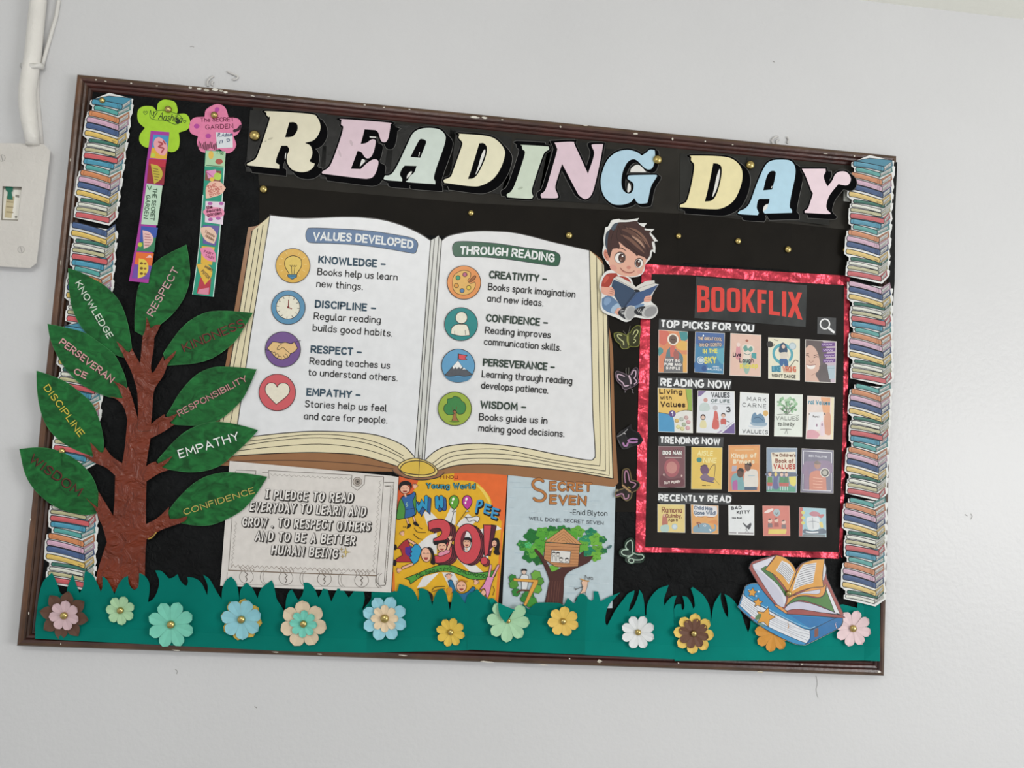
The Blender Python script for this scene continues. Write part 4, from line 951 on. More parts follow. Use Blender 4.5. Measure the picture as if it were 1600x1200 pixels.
def k4_():
    face(1035, 145, 48, 60, '1000,110 1010,80 1060,75 1095,100 1092,140 1060,115'); wp.stroke('/1030,215 1035,240', 20, SK)
def k5_():
    wp.poly('1350,120 1380,85 1430,95 1448,160 1440,240 1450,290 1400,295 1370,260 1385,220', BL); face(1380, 155, 32, 44); wp.stroke('/1330,240 1350,215', 18, SK)
def k6_():
    wp.ol('800,620! 850,615 900,740 960,780 1040,760 1110,690! 1140,720 1060,850 1020,900 930,830 850,760', '23688f', 7, BL); hand(812, 580, -95, 30); hand(1145, 650, -60, 28)
    face(968, 692, 62, 70)
    for k in range(8): wp.stroke([(915 + k * 15, 640 - 8 * math.sin(k * .5)), (905 + k * 20, 620 - 18 * math.sin(k * .45))], 7, 'b0702a')
    wp.stroke('600,740 640,700 760,690', 8, BL); wp.stroke('600,760 680,730 760,720', 8, '7a4a25'); wp.poly('400,730! 480,715 560,750 610,800 600,880 560,800 480,740', BL); wp.poly('790,720! 840,700 850,760 800,800', 'c88a2c')
def k7_():
    for a in ('/1335,430 1310,570', '/1430,430 1360,570'): wp.stroke(a, 34, BL); wp.stroke(a, 22, 'd99aa6')
    wp.ol('1290,570! 1375,575! 1340,680 1310,800 1280,830 1260,720 1190,740! 1250,660', 'd58ab0', 7, BL); wp.disc(1245, 770, 30, SK, 36, lw=5, lcol=BL); wp.stroke('1365,690 1380,740 1360,800', 7, BL)
kid('flying_child', 'cartoon child in a blue dress and green cape', W1, k1_); kid('tumbling_child', 'cartoon child in red trousers and blue shirt, upside down', W2, k2_); kid('waving_child', 'cartoon child with black hair inside the number', W2, k3_)
kid('peeping_child', 'cartoon child looking through the zero', W2, k4_); kid('peeping_child', 'cartoon child with a ponytail behind the exclamation mark', W2, k5_); kid('cheering_child', 'laughing cartoon child with raised hands', W2, k6_); kid('cartwheel_child', 'cartoon child in pink doing a handstand', W2, k7_)
wp.T = W1; wp.part('speed_marks', 'ink', 'black ink speed marks', up=.01)
for a in ('380,680 420,730 520,735', '370,755 430,810 480,820', '440,675 475,690', '245,660 248,678', '265,660 266,675'): wp.stroke(a, 8, BL)
wp.part('small_animal', 'ink', up=.01); wp.ol('1000,540 1050,550 1110,545 1160,530 1195,560 1170,610! 1120,580 1060,600 1040,560', 'd6d4d2', 6, BL)
wp.end()

# ------------------------------------------------------------------ tree-house poster
SS = crop(780, 740, 970, 1086)
sp = Th('tree_house_poster', 'pale blue hand-drawn poster with a tree house and brown lettering', 'poster', (880, 860), 13.5, T=SS)
sp.part('sheet', 'paper', up=0); sp.poly('/80,-10 1040,100 1010,1200 25,1240', 'b4c2c8', .3)
for k in range(90):
    y = random.uniform(40, 1150); x = random.uniform(70, 900); l = random.uniform(40, 140); sp.stroke([(x, y), (min(x + l, 1010), y + l * .05)], random.uniform(2, 5), random.choice(['a3b6c0', 'c3ced2', '9fb2bd', 'bccacf']), cap=False)
sp.part('lettering', 'ink', 'brown hand-drawn capitals and black handwriting')
for w_, c_ in ((28, '5b3a22'), (20, 'b0733f')): sp.stroke('392,68 360,50 320,60 300,95 325,135 385,160 415,200 385,240 335,240 312,222', w_, c_)
for t, a in (('ECRET', (445, 158, 832, 168)), ('EVEN', (445, 275, 782, 288))):
    sp.text(t, *a, 92, '5b3a22', 25, jit=.2); sp.text(t, a[0] + 4, a[1] - 4, a[2] - 4, a[3] - 4, 84, 'b0733f', 17)
sp.text('-Enid Blyton', 632, 368, 966, 378, 48, '25282b', 5, jit=.3); sp.text('WELL DONE, SECRET SEVEN', 266, 415, 932, 458, 32, '3a3f45', 4.5, jit=.5)
sp.part('foliage', 'ink', 'green painted tree crown')
random.seed(21)
for cx, cy, r, c in ((240, 650, 60, '3f8a32'), (300, 560, 75, '1f6b30'), (390, 530, 60, '4f9a34'), (270, 740, 60, '1f6b30'), (330, 690, 80, '57a03a'), (350, 780, 45, '1d5f2c'), (200, 630, 40, '2a7a3a'), (470, 500, 40, '1f6b30'), (560, 500, 45, '2a7a3a'), (610, 510, 35, '1d5f2c'), (700, 520, 60, '5fa038'), (820, 530, 50, '1f7a58'), (770, 600, 55, '2a8a60'), (870, 590, 65, '6aa83c'), (925, 590, 35, '1f6b40'), (880, 690, 60, '5f9a34'), (800, 700, 55, '1f7a58'), (860, 740, 50, '6aa83c'), (935, 690, 30, '1f6b40'), (740, 650, 60, '5fa038'), (380, 620, 60, '4f9a34'), (260, 640, 32, '49b06a'), (560, 560, 90, '2f7a30'), (490, 560, 60, '57a03a'), (640, 560, 60, '4f9a34'), (490, 860, 50, '6aa83c')):
    q = [(cx + r * (1 + .16 * math.sin(5 * t_ + cx)) * math.cos(t_), cy + r * .85 * (1 + .16 * math.sin(5 * t_ + cx)) * math.sin(t_)) for t_ in [i * math.tau / 24 for i in range(24)]]
    sp.poly(q, c)
    for k in range(5): a = random.uniform(0, 6.28); sp.stroke(ell(cx + r * .5 * math.cos(a), cy + r * .5 * math.sin(a), r * .18, r * .14, 8, 0, 200), 3, random.choice(['174f24', '7ab84a', '2a6a30']))
sp.part('tree_trunk', 'ink', 'dark brown painted trunk')
sp.ol('390,1240! 440,1000 445,940 380,780 315,690! 330,675 400,750 470,880! 560,840 700,740 755,690! 760,740 840,735! 800,790 720,830 620,880 580,940 575,1050 560,1240!', '4a2a26', 3, '2f1a18')
for x in (450, 475, 500, 525, 545): sp.stroke([(x, 960), (x - 14 + random.uniform(-6, 6), 1080), (x - 22, 1200)], 4, '6b4338')
sp.part('house', 'ink', 'little wooden house with four children in the window')
sp.ol('412,615! 720,635! 705,830! 560,835 500,830! 398,760!', 'b98358', 4, '3a2a20'); sp.ol('405,608! 575,488! 740,632!', 'c18c5e', 4, '3a2a20')
for k in range(7): sp.stroke([(412 - k * 2, 645 + k * 27), (715 - k * 2, 660 + k * 26)], 3, '6b4630')
for k in range(4): sp.stroke([(450 + k * 34, 605), (578, 515 + k * 26), (690 - k * 26, 622)], 3.5, '7d5335')
sp.ol('/468,682 640,695 628,802 460,790', 'd2d0cc', 4, '3a2a20')
for x, y in ((488, 715), (525, 718), (553, 765), (605, 770)):
    sp.disc(x, y, 15, 'dcd6d0', lw=3, lcol='2a2a2a'); sp.poly(ell(x, y - 5, 17, 14, 10, 180, 360), '33302f'); sp.stroke([(x - 14, 798 if y > 750 else 780), (x - 10, y + 22), (x + 10, y + 22), (x + 14, 798 if y > 750 else 780)], 3, '2a2a2a')
sp.part('number', 'ink', 'orange number 7 with leaves and a boy sitting on it')
for cx, cy, r, c in ((120, 935, 34, '2f7a34'), (130, 990, 40, '4f8a34'), (150, 1060, 36, '2f7a34'), (330, 910, 44, '6aa040'), (365, 960, 34, '4f8a34'), (340, 1030, 40, '5f9a38'), (260, 1100, 55, '2f7a34'), (290, 1150, 50, '3f8a34'), (220, 1120, 30, '2f7a34')):
    sp.ol([(cx + r * (1 + .1 * math.sin(6 * t_)) * math.cos(t_), cy + r * (1 + .1 * math.sin(6 * t_)) * math.sin(t_)) for t_ in [i * math.tau / 24 for i in range(24)]], c, 3, '244a28')
sp.ol('185,940! 200,905 235,900 262,915! 262,945! 255,1000 245,1040! 205,1040! 200,960', 'd0d2d2', 4, '3a3a3c'); sp.disc(222, 880, 20, 'cfb5a6', lw=3, lcol='3a3a3c'); sp.poly('195,872 205,852 240,852 248,870 220,866', '2a2a2c')
sp.stroke('160,1062 200,1042 280,1046', 16, '5b382a'); sp.ol('/130,935 348,950 345,975 240,1180 215,1180 305,970 128,958', 'd29a45', 4, '7a5526')
sp.part('dancing_figure', 'ink', 'small dancing pencil figure with a hat')
sp.ol('742,1000! 735,970 760,950 790,965 785,1010 770,1060! 720,1075! 745,1030', 'd9b49c', 3.5, '4a4644'); sp.stroke('728,940 760,955 800,960', 12, 'b98a50'); sp.stroke('765,950 770,910 790,935 810,925 800,950', 4, '4a4644'); sp.stroke('810,940 835,945 830,925 812,935', 4, '4a4644'); sp.stroke('750,1010 690,1030 672,1020', 5, '4a4644'); sp.stroke('690,1030 680,1042', 5, '4a4644'); sp.stroke('770,1060 775,1085', 5, '4a4644')
sp.part('ink_smudge', 'ink', up=.01); sp.poly('960,668! 980,645 1005,640 1000,660 975,672', '4a6a6c'); sp.part('ink_smudge', 'ink', up=.01); sp.poly('680,1140 690,1105 730,1095 715,1140', '3a3a3c')
sp.end()
sh = Th('black_paper_sheet', 'narrow black strip between the orange poster and the tree house poster', 'paper sheet', (790, 850), 13.2, 'sheets of black paper under the lettering', solo='blackpaper')
sh.poly('/770,735 800,735 790,980 765,980', '121212', .1); sh.end()
# ------------------------------------------------------------------ the two bookmarks
BM = crop(200, 130, 400, 686)
b = Th('bookmark', 'long magenta handmade bookmark with a lime green flower head', 'bookmark', (245, 300), 14.0, 'handmade flower bookmarks', T=BM, D=lambda x, y: max(0, 8 * (y - 200) / 240))
b.part('flower_head', 'foam', 'lime green flower-shaped head', up=0)
b.poly('205,88 250,100 266,140 262,165! 310,165 332,200 322,245 272,265! 277,310 268,352 235,370 195,355! 150,330! 100,345 65,320 62,280 90,240! 55,205 52,150 80,125 130,125 155,150! 160,110 180,92', 'a3cc3a', 1.2)
b.sub('handwriting', 'ink'); b.stroke('120,145 130,175 150,150 200,145 235,155 280,175 285,205 250,220 200,200 140,195 118,180', 3.5, '3a5a24', closed=True)
b.text('V Aashika', 125, 188, 288, 215, 40, '24301c', 4.5, slant=.15, jit=.5); b.stroke('82,155 88,150 92,157 98,150 104,156 93,168', 3, '3a5a24', closed=True); b.stroke('295,202 299,198 303,203 307,199 311,204 303,212', 3, '3a5a24', closed=True)
for k in range(5): b.disc(262 + 6 * (k % 3), 192 + 5 * k, 7, '1f2a18')
b.part('strip', 'paper', 'magenta paper strip', up=.2); b.poly('122,255! 222,262! 205,420 172,620 110,1071! 5,1060! 60,750 92,480', 'a23a97', .4)
b.part('sticker', 'gloss', 'blue, yellow and pink sticker'); b.poly('/136,275 218,282 212,350 128,345', '3f8fc0'); b.poly('/128,345 212,352 206,408 118,400', 'd9aa35'); b.poly('145,300 170,290 205,320 210,360 190,388 155,370 138,330', 'e3a0a5', .1); b.stroke('165,315 185,325 165,340 190,350 180,370', 9, 'a8434d'); b.stroke('190,310 200,325', 8, 'a8434d'); b.disc(135, 385, 12, 'b7c94a')
b.part('sticker', 'gloss', 'dark red sticker with a yellow half moon of writing'); b.poly('/112,405 205,412 192,545 100,535', '8f2230'); b.poly('/112,405 205,412 200,450 110,440', 'b8283c'); b.poly('122,432! 165,445 185,480 175,515 140,540!', 'bfae3a', .1)
for k in range(5): b.stroke([(132 + k * 3, 455 + k * 15), (168 - abs(k - 2) * 4, 462 + k * 14)], 4, '6a5a1f')
b.part('sticker', 'gloss', 'pale green sticker with dark lettering'); b.poly('/100,538 185,550 158,762 70,755', 'b9d4bd', .1); b.text('THE SECRET', 134, 560, 118, 735, 24, '24482f', 4.5, jit=.5); b.text('GARDEN', 98, 598, 82, 725, 24, '24482f', 4.5, jit=.5); b.stroke('105,550 115,570 125,552', 5, '2a6a3a')
b.part('sticker', 'gloss', 'blue and green sticker with a pink half moon'); b.poly('/70,765 160,775 150,830 62,860', '2f4fa5'); b.poly('/62,855 150,825 140,905 45,900', '2a7a55'); b.poly('78,787! 118,800 136,835 120,870 85,888!', 'e0b8b4', .1); b.disc(65, 865, 12, 'b9c43a')
for k in range(5): b.stroke([(90, 808 + k * 15), (126 - abs(k - 2) * 6, 812 + k * 14)], 4, 'a05a62')
b.part('sticker', 'gloss', 'orange and purple sticker with a yellow half moon of faces'); b.poly('/45,905 138,912 128,978 35,970', 'dd6a2a'); b.poly('/35,970 128,978 112,1050 20,1045', '6a48a0'); b.poly('58,938! 95,950 110,990 92,1030 52,1047!', 'dcc24a', .1); b.poly('/118,918 130,935 95,935', 'e3c0c0')
for y in (965, 992, 1020): b.disc(72, y, 9, '6a4a1a', 7); b.disc(92, y + 2, 7, '8a5a2a', 6)
b.end()
pin(263, 171, 16.2, 5.5, 'brass pin in the lime green flower bookmark', 'brass pins on the bookmarks')
b = Th('bookmark', 'long teal handmade bookmark with a pink flower head', 'bookmark', (330, 300), 14.0, 'handmade flower bookmarks', T=BM)
b.part('flower_head', 'foam', 'pink flower-shaped head', up=0)
b.poly('475,112 520,130 540,185! 590,190 608,225 590,270 565,285! 580,330 560,365 525,375 490,352! 440,372 390,365 370,320 375,285! 335,265 330,215 355,185 410,180! 420,140', 'dd80a4', 1.2)
b.sub('handwriting', 'ink'); b.text('The SECRET', 388, 208, 568, 205, 24, '6a2440', 4, jit=.5); b.text('GARDEN', 415, 250, 565, 240, 26, '6a2440', 4, jit=.5)
for x, y, r in ((478, 140, 13), (368, 230, 15), (430, 283, 15), (475, 148, 10)): b.disc(x, y, r, 'b04a98', r * .85)
for k in range(12): b.stroke([(378 + k * 8.5, 352 - 6 * math.sin(k)), (382 + k * 8.5, 322 - 9 * math.cos(k * 1.7))], 5, '4a2230')
b.stroke('570,255 590,248 604,230', 16, '3a1c2c')
b.part('name_slip', 'paper', 'small white slip with blue handwriting'); b.poly('/470,262 560,270 562,345 478,348', 'd6dade', .2); b.text('R. Ashwin', 480, 288, 560, 286, 22, '2a3f6a', 3.5, slant=.2, jit=.5); b.text('III  D', 490, 325, 548, 312, 18, '2a3f6a', 4)
b.part('strip', 'paper', 'teal paper strip', up=.2); b.poly('415,360! 521,365! 505,600 485,880 455,1145! 345,1132! 378,900 402,600', '2c947a', .4)
b.stroke('521,368 506,600 486,880 457,1143', 5, 'c9dfd6'); b.stroke('402,600 380,880 346,1130', 4, 'c9dfd6')
b.part('sticker', 'gloss', 'pale green sticker with drawings'); b.poly('/418,362 522,368 518,452 412,445', 'a5c9a0', .1); b.disc(445, 385, 14, 'd9b24a', 22); b.disc(488, 420, 20, 'a5432f', 15); b.text('The', 470, 380, 512, 385, 22, '3f7a4a', 4); b.stroke('420,440 480,445 510,448', 4, '2f5a3a')
b.part('sticker', 'gloss', 'pink, green and yellow scrap'); b.poly('/415,465 500,470 495,530 412,520', '7a3a2a'); b.poly('/420,470 470,462 480,500 430,510', 'd58ab5'); b.poly('470,480 500,490 490,520 460,510', 'a9c93f'); b.stroke('/420,475 455,505', 5, 'b33f8f'); b.disc(450, 515, 12, 'd9b53a')
b.part('sticker', 'gloss', 'peach sticker with red lettering'); b.poly('418,560 445,528 495,530 524,562! 500,595 450,612 418,618!', 'e0b09c', .1); b.text('THE', 428, 572, 478, 555, 22, 'b34a3f', 4, jit=.4); b.text('SECRET', 432, 592, 508, 568, 18, 'b34a3f', 3.5, jit=.4); b.text('DIVE', 440, 610, 495, 592, 16, 'b34a3f', 3.5, jit=.4)
b.part('sticker', 'gloss', 'white sticker with purple scribbled lettering'); b.poly('/415,632 518,636 508,758 412,745', 'd9c9d6', .1); b.poly('402,690 440,665 505,672 510,712 440,720', 'dd80a4')
b.text('the', 420, 678, 455, 672, 22, '7a1f4a', 6, jit=.5); b.text('secret', 420, 696, 500, 686, 20, '7a1f4a', 6, jit=.6); b.text('garden', 424, 716, 504, 704, 20, '7a1f4a', 6, jit=.6)
for x, y in ((442, 730), (484, 724), (440, 645), (500, 645)): b.disc(x, y, 13, 'a8489a', 9)
b.part('sticker', 'gloss', 'cream leaf-shaped sticker'); b.poly('/402,760 490,765 470,872 402,860', '4f4590'); b.poly('388,775! 440,770 475,810 462,862! 420,845 395,810', 'dcb8a2', .1); b.text('Timmie', 408, 800, 462, 828, 16, '7a5030', 3.5, jit=.5); b.text('Hidden', 412, 822, 458, 848, 16, '7a5030', 3.5, jit=.5)
b.part('sticker', 'gloss', 'pink sticker on a yellow ground'); b.poly('/395,872 465,880 450,975 390,965', 'd9aa30'); b.poly('385,885! 440,880 470,915 470,958! 430,950 400,925', 'dd80a4', .1); b.text('FAIRY', 405, 908, 455, 925, 15, '8a2a55', 3.5, jit=.4); b.text('TALES', 412, 930, 460, 945, 15, '8a2a55', 3.5, jit=.4)
b.part('sticker', 'gloss', 'yellow leaf-shaped sticker above red foil'); b.poly('/388,1040 445,1050 438,1130 368,1125', 'b0283c'); b.poly('/380,1105 435,1095 432,1135 372,1128', 'cf7f95'); b.poly('368,970! 420,968 450,1000 445,1040 412,1080! 388,1030', 'd9ae35', .1); b.text('HARRY', 408, 988, 450, 1012, 15, '4a3410', 3.5, jit=.4); b.text('POTER', 390, 1010, 430, 1052, 18, '4a3410', 3.5, jit=.4)
b.end()
pin(335, 180, 16.2, 5.5, 'brass pin in the pink flower bookmark', 'brass pins on the bookmarks')

# ------------------------------------------------------------------ red framed panel with book covers
CA, CB, CD = crop(1000, 400, 1340), crop(1000, 580, 1340), crop(1000, 670, 1340)
pn = Th('book_chart_panel', 'large black card panel with a shiny red foil border, holding rows of small book covers', 'panel', (1160, 640), 14.2)
pn.part('card', 'blackpaper', up=0); pn.poly('/1006,415 1327,433 1314,870 995,859', '1f1c1a', .5)
for lb, q in (('top foil strip', '1003,412! 1080,417 1160,421 1240,426 1328,431! 1327,446! 1240,441 1160,436 1080,430 1016,428!'), ('left foil strip', '1003,412! 1018,428! 1016,500 1014,600 1011,700 1009,800 1008,860! 993,861! 995,750 998,600 1001,500'), ('right foil strip', '1328,431! 1327,520 1325,600 1322,700 1318,800 1316,872! 1311,864! 1313,800 1316,700 1318,600 1319,446!'), ('bottom foil strip', '993,861! 1008,855! 1080,857 1160,859 1240,861 1311,863! 1311,873! 1240,870 1160,867 1080,864 994,863!')):
    pn.part('foil_border', 'foil', lb, up=.05); pn.poly(q, 'c43f4f', .4)
pn.end()
def tagcard(name, label, T, quad, col='494a4b', d=15.0):
    t = Th(name, label, 'label', T(*P(quad)[0]), d, 'printed headings on the red framed panel', T=T)
    t.part('card', 'blackgloss', up=0); t.poly(quad, col, .2); t.part('lettering', 'ink'); return t
t = tagcard('title_card', 'grey title card with tall red capitals at the top of the red framed panel', CA, '/412,152 1228,215 1218,522 400,455', '3b3d3d')
def warp(u, v):   # u 0..100 across, v 0 bottom .. 100 top
    x = 420 + 7.75 * u; yt = 217 + .53 * u; yb = 414 + .55 * u - 26 * (1 - (u / 50 - 1) ** 2); return CA(x - (0 if v else 0), yb + (yt - yb) * v / 100)
t.art.T = lambda x, y: warp(x, y)
OO_ = ('0,80! 0,20! .6,8 2.5,2 6.2,0 10,2 11.9,8 12.5,20! 12.5,80! 11.9,92 10,98 6.2,100 2.5,98 .6,92', ['4,77! 4,23! 4.4,17 6.2,15 8.1,17 8.5,23! 8.5,77! 8.1,83 6.2,85 4.4,83'])
for u0, (path, holes) in zip((0, 13.4, 28.2, 42.6, 57.2, 68, 80.6, 85.8), (
        ('0,0! 0,100! 7.2,100! 10.6,96 11.4,80! 11.3,62! 10.6,55 8.9,52! 11,48 11.9,40! 11.9,18! 11,4 7.5,0!', ['4,59! 4,85! 6.4,85! 7.3,80 7.3,64 6.4,59!', '4,15! 4,44! 6.6,44! 7.7,38 7.7,21 6.6,15!']), OO_, OO_,
        ('/0,0 0,100 4,100 4,60 8.3,100 12.6,100 7.6,57 12.9,0 8.6,0 5.2,42 4,32 4,0', []), ('/0,0 0,100 8.6,100 8.6,85 4,85 4,58 7.8,58 7.8,43 4,43 4,0', []), ('/0,0 0,100 4,100 4,15 10.6,15 10.6,0', []), ('/0,0 0,100 3.9,100 3.9,0', []),
        ('/0,0 4.6,52 .3,100 4.6,100 7.1,70 9.6,100 13.8,100 9.4,52 14.2,0 9.8,0 7,32 4.2,0', []))):
    t.poly([(x + u0, y) for x, y in P(path)], 'd2443c', holes=[[(x + u0, y) for x, y in P(h)] for h in holes])
t.art.T = CA; t.end()
t = tagcard('heading_card', 'grey heading strip reading TOP PICKS FOR YOU', CA, '/140,460 845,500 838,565 138,545'); t.text('TOP PICKS FOR YOU', 148, 528, 838, 560, 60, 'e0e1e2', 13, cap=False); t.end()
t = tagcard('heading_card', 'grey heading strip reading READING NOW', CB, '/133,38 673,60 672,132 133,125'); t.text('READING NOW', 148, 112, 670, 130, 62, 'e0e1e2', 14, cap=False); t.end()
t = tagcard('heading_card', 'grey heading strip reading TRENDING NOW', CD, '/137,52 616,62 612,132 137,122'); t.text('TRENDING NOW', 143, 108, 590, 120, 53, 'e0e1e2', 12.5, cap=False); t.end()
t = tagcard('heading_card', 'grey heading strip reading RECENTLY READ', CD, '/132,468 660,475 678,490 665,558 150,548 132,535'); t.text('RECENTLY READ', 133, 532, 672, 545, 53, 'e0e1e2', 12.5, cap=False); t.end()
t = tagcard('search_card', 'small grey card with a white magnifying glass at the right of the panel', CA, '/1305,448 1442,455 1440,580 1303,572'); t.stroke(ell(1360, 500, 34, 36, 26), 10, 'e3e3e4', closed=True); t.stroke('/1388,530 1424,560', 17, 'e3e3e4'); t.end()

ROWS = {1: 'book covers in the first row of the panel', 2: 'book covers in the second row of the panel', 3: 'book covers in the third row of the panel', 4: 'book covers in the lowest row of the panel'}
def cover(row, q, label, bg, edge='d9d5cc'):
    s = Th('book_cover', label, 'book cover', q[0], 15.1, ROWS[row], T=Quad(q)); s.mute = .14
    s.part('cover_print', 'gloss', up=0); s.poly('/-1.5,-1 101.5,-1 101.5,101 -1.5,101', edge, .2); s.poly('/0,0 100,0 100,100 0,100', bg)
    return s
def ttl(s): s.part('lettering', 'ink', up=.01)
c = cover(1, [(1029.5, 515.8), (1074, 518.8), (1073.5, 582), (1029, 581.5)], 'orange and coral book cover with a haloed head, first in the top row', 'd98858')
for a, col in (('0,0! 30,0! 40,15 20,35 0,30!', 'd46a58'), ('70,0! 100,0! 100,18 80,22', '3f8f93'), ('60,35 80,22 100,25! 100,45! 75,45', 'e0b04a'), ('0,42 15,45 12,60 0,60', '4f8f90'), ('5,60 30,50 30,80 10,90 0,80', 'd97f5a'), ('75,60 100,55! 100,100! 80,100!', 'e0a548'), ('25,62 32,45 48,38 62,45 85,62 80,100! 20,100!', '5a7f86'), ('40,40 56,38 52,70 44,72', 'd0685a'), ('20,70 40,62 80,70 86,100! 18,100!', '6e6f72'), ('52,52 62,46 72,56 68,70 56,70', 'a5625a')): c.poly(a, col)
c.disc(50, 20, 20, 'e3dac9', 14); c.disc(50, 20, 14, '6f5a50', 11); c.stroke('44,20 50,21 56,20', 1.4, '2a2422'); ttl(c)
c.text('NOT SO', 24, 74, 76, 75, 7, 'e8e4e0', 1.9); c.text('PURE AND', 20, 84, 80, 85, 7, 'e8e4e0', 1.9); c.text('SIMPLE', 26, 93, 76, 94, 7, 'e8e4e0', 1.9); c.end()
c = cover(1, [(1087, 518.8), (1131.8, 521), (1130, 584), (1085.5, 581)], 'blue book cover with cream and yellow hand lettering, second in the top row', '3f86ae')
c.poly('/0,0 100,0 100,28 50,36 0,30', '4a6ba3'); c.poly('0,75 30,70 45,85 40,100! 0,100!', '3b6ea5'); c.disc(27, 8, 2.6, 'dfe6ef'); c.disc(20, 70, 13, 'cfd9df', 9.5); c.disc(20, 70, 10.5, '4a86aa', 7.6); c.disc(20, 70, 8, 'c3cfd6', 5.8)
c.poly('24,88 36,82 40,94 28,96', '2f5590'); c.poly('70,40! 100,36! 100,75 80,66', '57a5b8'); ttl(c)
c.text('THE GREAT COOL', 8, 20, 93, 19, 9, '3a3550', 3.6, jit=.5); c.text('THE GREAT COOL', 9, 19.6, 92, 18.6, 8, 'ddc4ac', 1.8, jit=.3); c.text('RANCH DORITO', 12, 37, 92, 33, 10, '3a3550', 3.6, jit=.5); c.text('RANCH DORITO', 13, 36.6, 91, 32.6, 9, 'ddc4ac', 1.8, jit=.3)
c.text('IN THE', 26, 53, 78, 50, 12, 'd6cf55', 3.4, jit=.5); c.text('SKY', 32, 78, 76, 74, 18, 'd6cf55', 4.6, jit=.6); c.text('JOSH', 62, 86, 84, 86, 4, 'd3dde3', 1.2); c.text('GALARZA', 42, 93, 95, 93, 5, 'd3dde3', 1.3); c.end()
c = cover(1, [(1142, 521), (1188.7, 523.9), (1188, 588), (1140.7, 586)], 'pale pink book cover with a masked teal figure, third in the top row', 'dcb6a4')
c.disc(54, 15, 5, 'a5604a', 3); c.poly('38,28 60,24 78,30 74,44 64,52 66,60 42,60 44,48', 'dccdbf'); c.poly('42,32 52,26 58,34 68,28 74,36 66,42 58,38 48,42', '5f9c90'); c.stroke('46,46 56,49 66,46', 1.6, '4a7a72'); c.poly('20,28 28,24 32,36 34,60 18,58', 'd68f96'); c.disc(26, 26, 6, 'e0c9c0', 5); c.poly('/70,44 86,44 86,58 70,56', '3f9a9c'); c.poly('40,64 66,62 62,90 50,94', '8fb0a0'); ttl(c)
c.text('Live', 8, 56, 36, 55, 11, '3a2438', 2.6); c.text('Laugh', 30, 69, 78, 68, 12, '3a2438', 2.6); c.text('Kidnap', 32, 84, 92, 80, 13, 'd9c93a', 3.4, jit=.5); c.end()
c = cover(1, [(1201, 527.7), (1249, 530), (1249, 593.8), (1201, 591)], 'cream book cover with a teal ring round a blue figure, fourth in the top row', 'dcd6bc')
c.stroke(ell(46, 38, 30, 22, 26, 60, 400), 8, '3f9fae'); c.disc(4, 16, 11, '33302e', 8); c.stroke('12,20 18,18 16,14', 1.5, '33302e'); c.disc(78, 18, 12, '9fb4bd', 9); c.disc(78, 18, 9, 'bccbd0', 6.6); c.poly('34,34 38,16 48,10 58,18 60,34', '2f4a66'); c.disc(48, 20, 5.5, 'd9b8a5', 5); c.poly('36,36 60,34 66,48 60,44 58,50 40,50 38,42', 'cfc5b5'); c.poly('36,50! 60,50! 64,68 52,68 49,58 46,68 36,66', '2f5f95'); c.stroke('70,68 80,58 86,52 96,54', 2, '4a4640'); c.stroke('18,4 30,6', 1.6, '6a6458')
c.poly('/10,70 40,66 40,82 10,84', '4f9fb5'); ttl(c); c.text('LIKE', 10, 84, 40, 83, 15, '2f7f9a', 3); c.text('WRONG', 46, 84, 90, 82, 16, 'd0694a', 3.2); c.text("WON'T DANCE", 10, 97, 88, 97, 9, '33302e', 2); c.end()
c = cover(1, [(1259, 531), (1306.4, 534), (1305, 597.7), (1258.3, 595.7)], 'cover with a laughing dark-haired woman and purple strips, last in the top row', 'bba8b5')
c.poly('0,0! 55,0! 70,20 66,60 80,75 85,100! 40,100! 0,100!', '5d504f'); c.poly('0,20! 14,12 30,18 42,34 48,56 44,72 34,82 48,100! 0,100!', 'cfa692'); c.poly('46,62! 70,56 82,80 84,100! 48,100!', '544a4a')
c.stroke('2,38 8,37 12,41', 1.8, '4a3430'); c.stroke('28,42 36,39 42,40', 1.8, '4a3430'); c.stroke('2,34 10,33', 1.6, '4a3430'); c.stroke('28,37 40,34', 1.6, '4a3430'); c.stroke('12,50 18,54 26,50', 1.6, '9a6a5a'); c.poly('4,60 16,62 32,60 28,68 16,70 6,66', 'e3dcd6'); c.stroke('3,59 16,61 34,58', 1.5, '8a4a42'); c.stroke('20,86 32,80', 1.2, 'a87866'); ttl(c)
for k, (x0, x1) in enumerate(((52, 96), (56, 98), (60, 97), (58, 99))):
    y = 5 + k * 13; c.poly([(x0, y), (x1, y - 3), (x1, y + 6), (x0, y + 9)], '6f4a8c'); c.stroke([(x0 + 3 + j * 4, y + 3 + (j % 2) * 3 - j * .25) for j in range(9)], 1.4, 'cdb9da')
c.poly('/72,60 98,58 99,90 80,92', 'a9bcc6'); c.stroke('/76,66 96,65', 1, '6f8f9c'); c.end()
# second row
c = cover(2, [(1028.5, 606.5), (1081, 608), (1082, 676), (1029, 674)], 'yellow, blue and green cover with a purple number disc, first in second row', 'e1b74e')
c.poly('82,0! 100,0! 100,50! 86,50! 88,36 84,18', '8fae3f'); c.poly('0,56! 20,58 40,60 46,75 47,100! 0,100!', '3e93c2'); c.poly('40,60! 55,54 75,49 100,50! 100,100! 47,100! 46,76', 'd9d8d2'); c.stroke('82,0 84,18 88,36 86,50', 1.2, '6b5a2a'); c.stroke('0,56 20,58 40,60 60,53 80,49 100,50', 1.2, '6b5a2a')
for x, y, col in ((54, 74, 'd6b25a'), (68, 70, 'b7bcb0'), (82, 66, 'c9a5a0'), (88, 76, 'd49aa0'), (75, 82, 'a9b49a'), (58, 88, 'd6cf8a'), (86, 90, 'd6a0a6'), (70, 92, 'cfc98a')): c.disc(x, y, 7, col, 5); c.stroke(ell(x, y, 5, 3.6, 8, 20, 240), .8, '6a6a62')
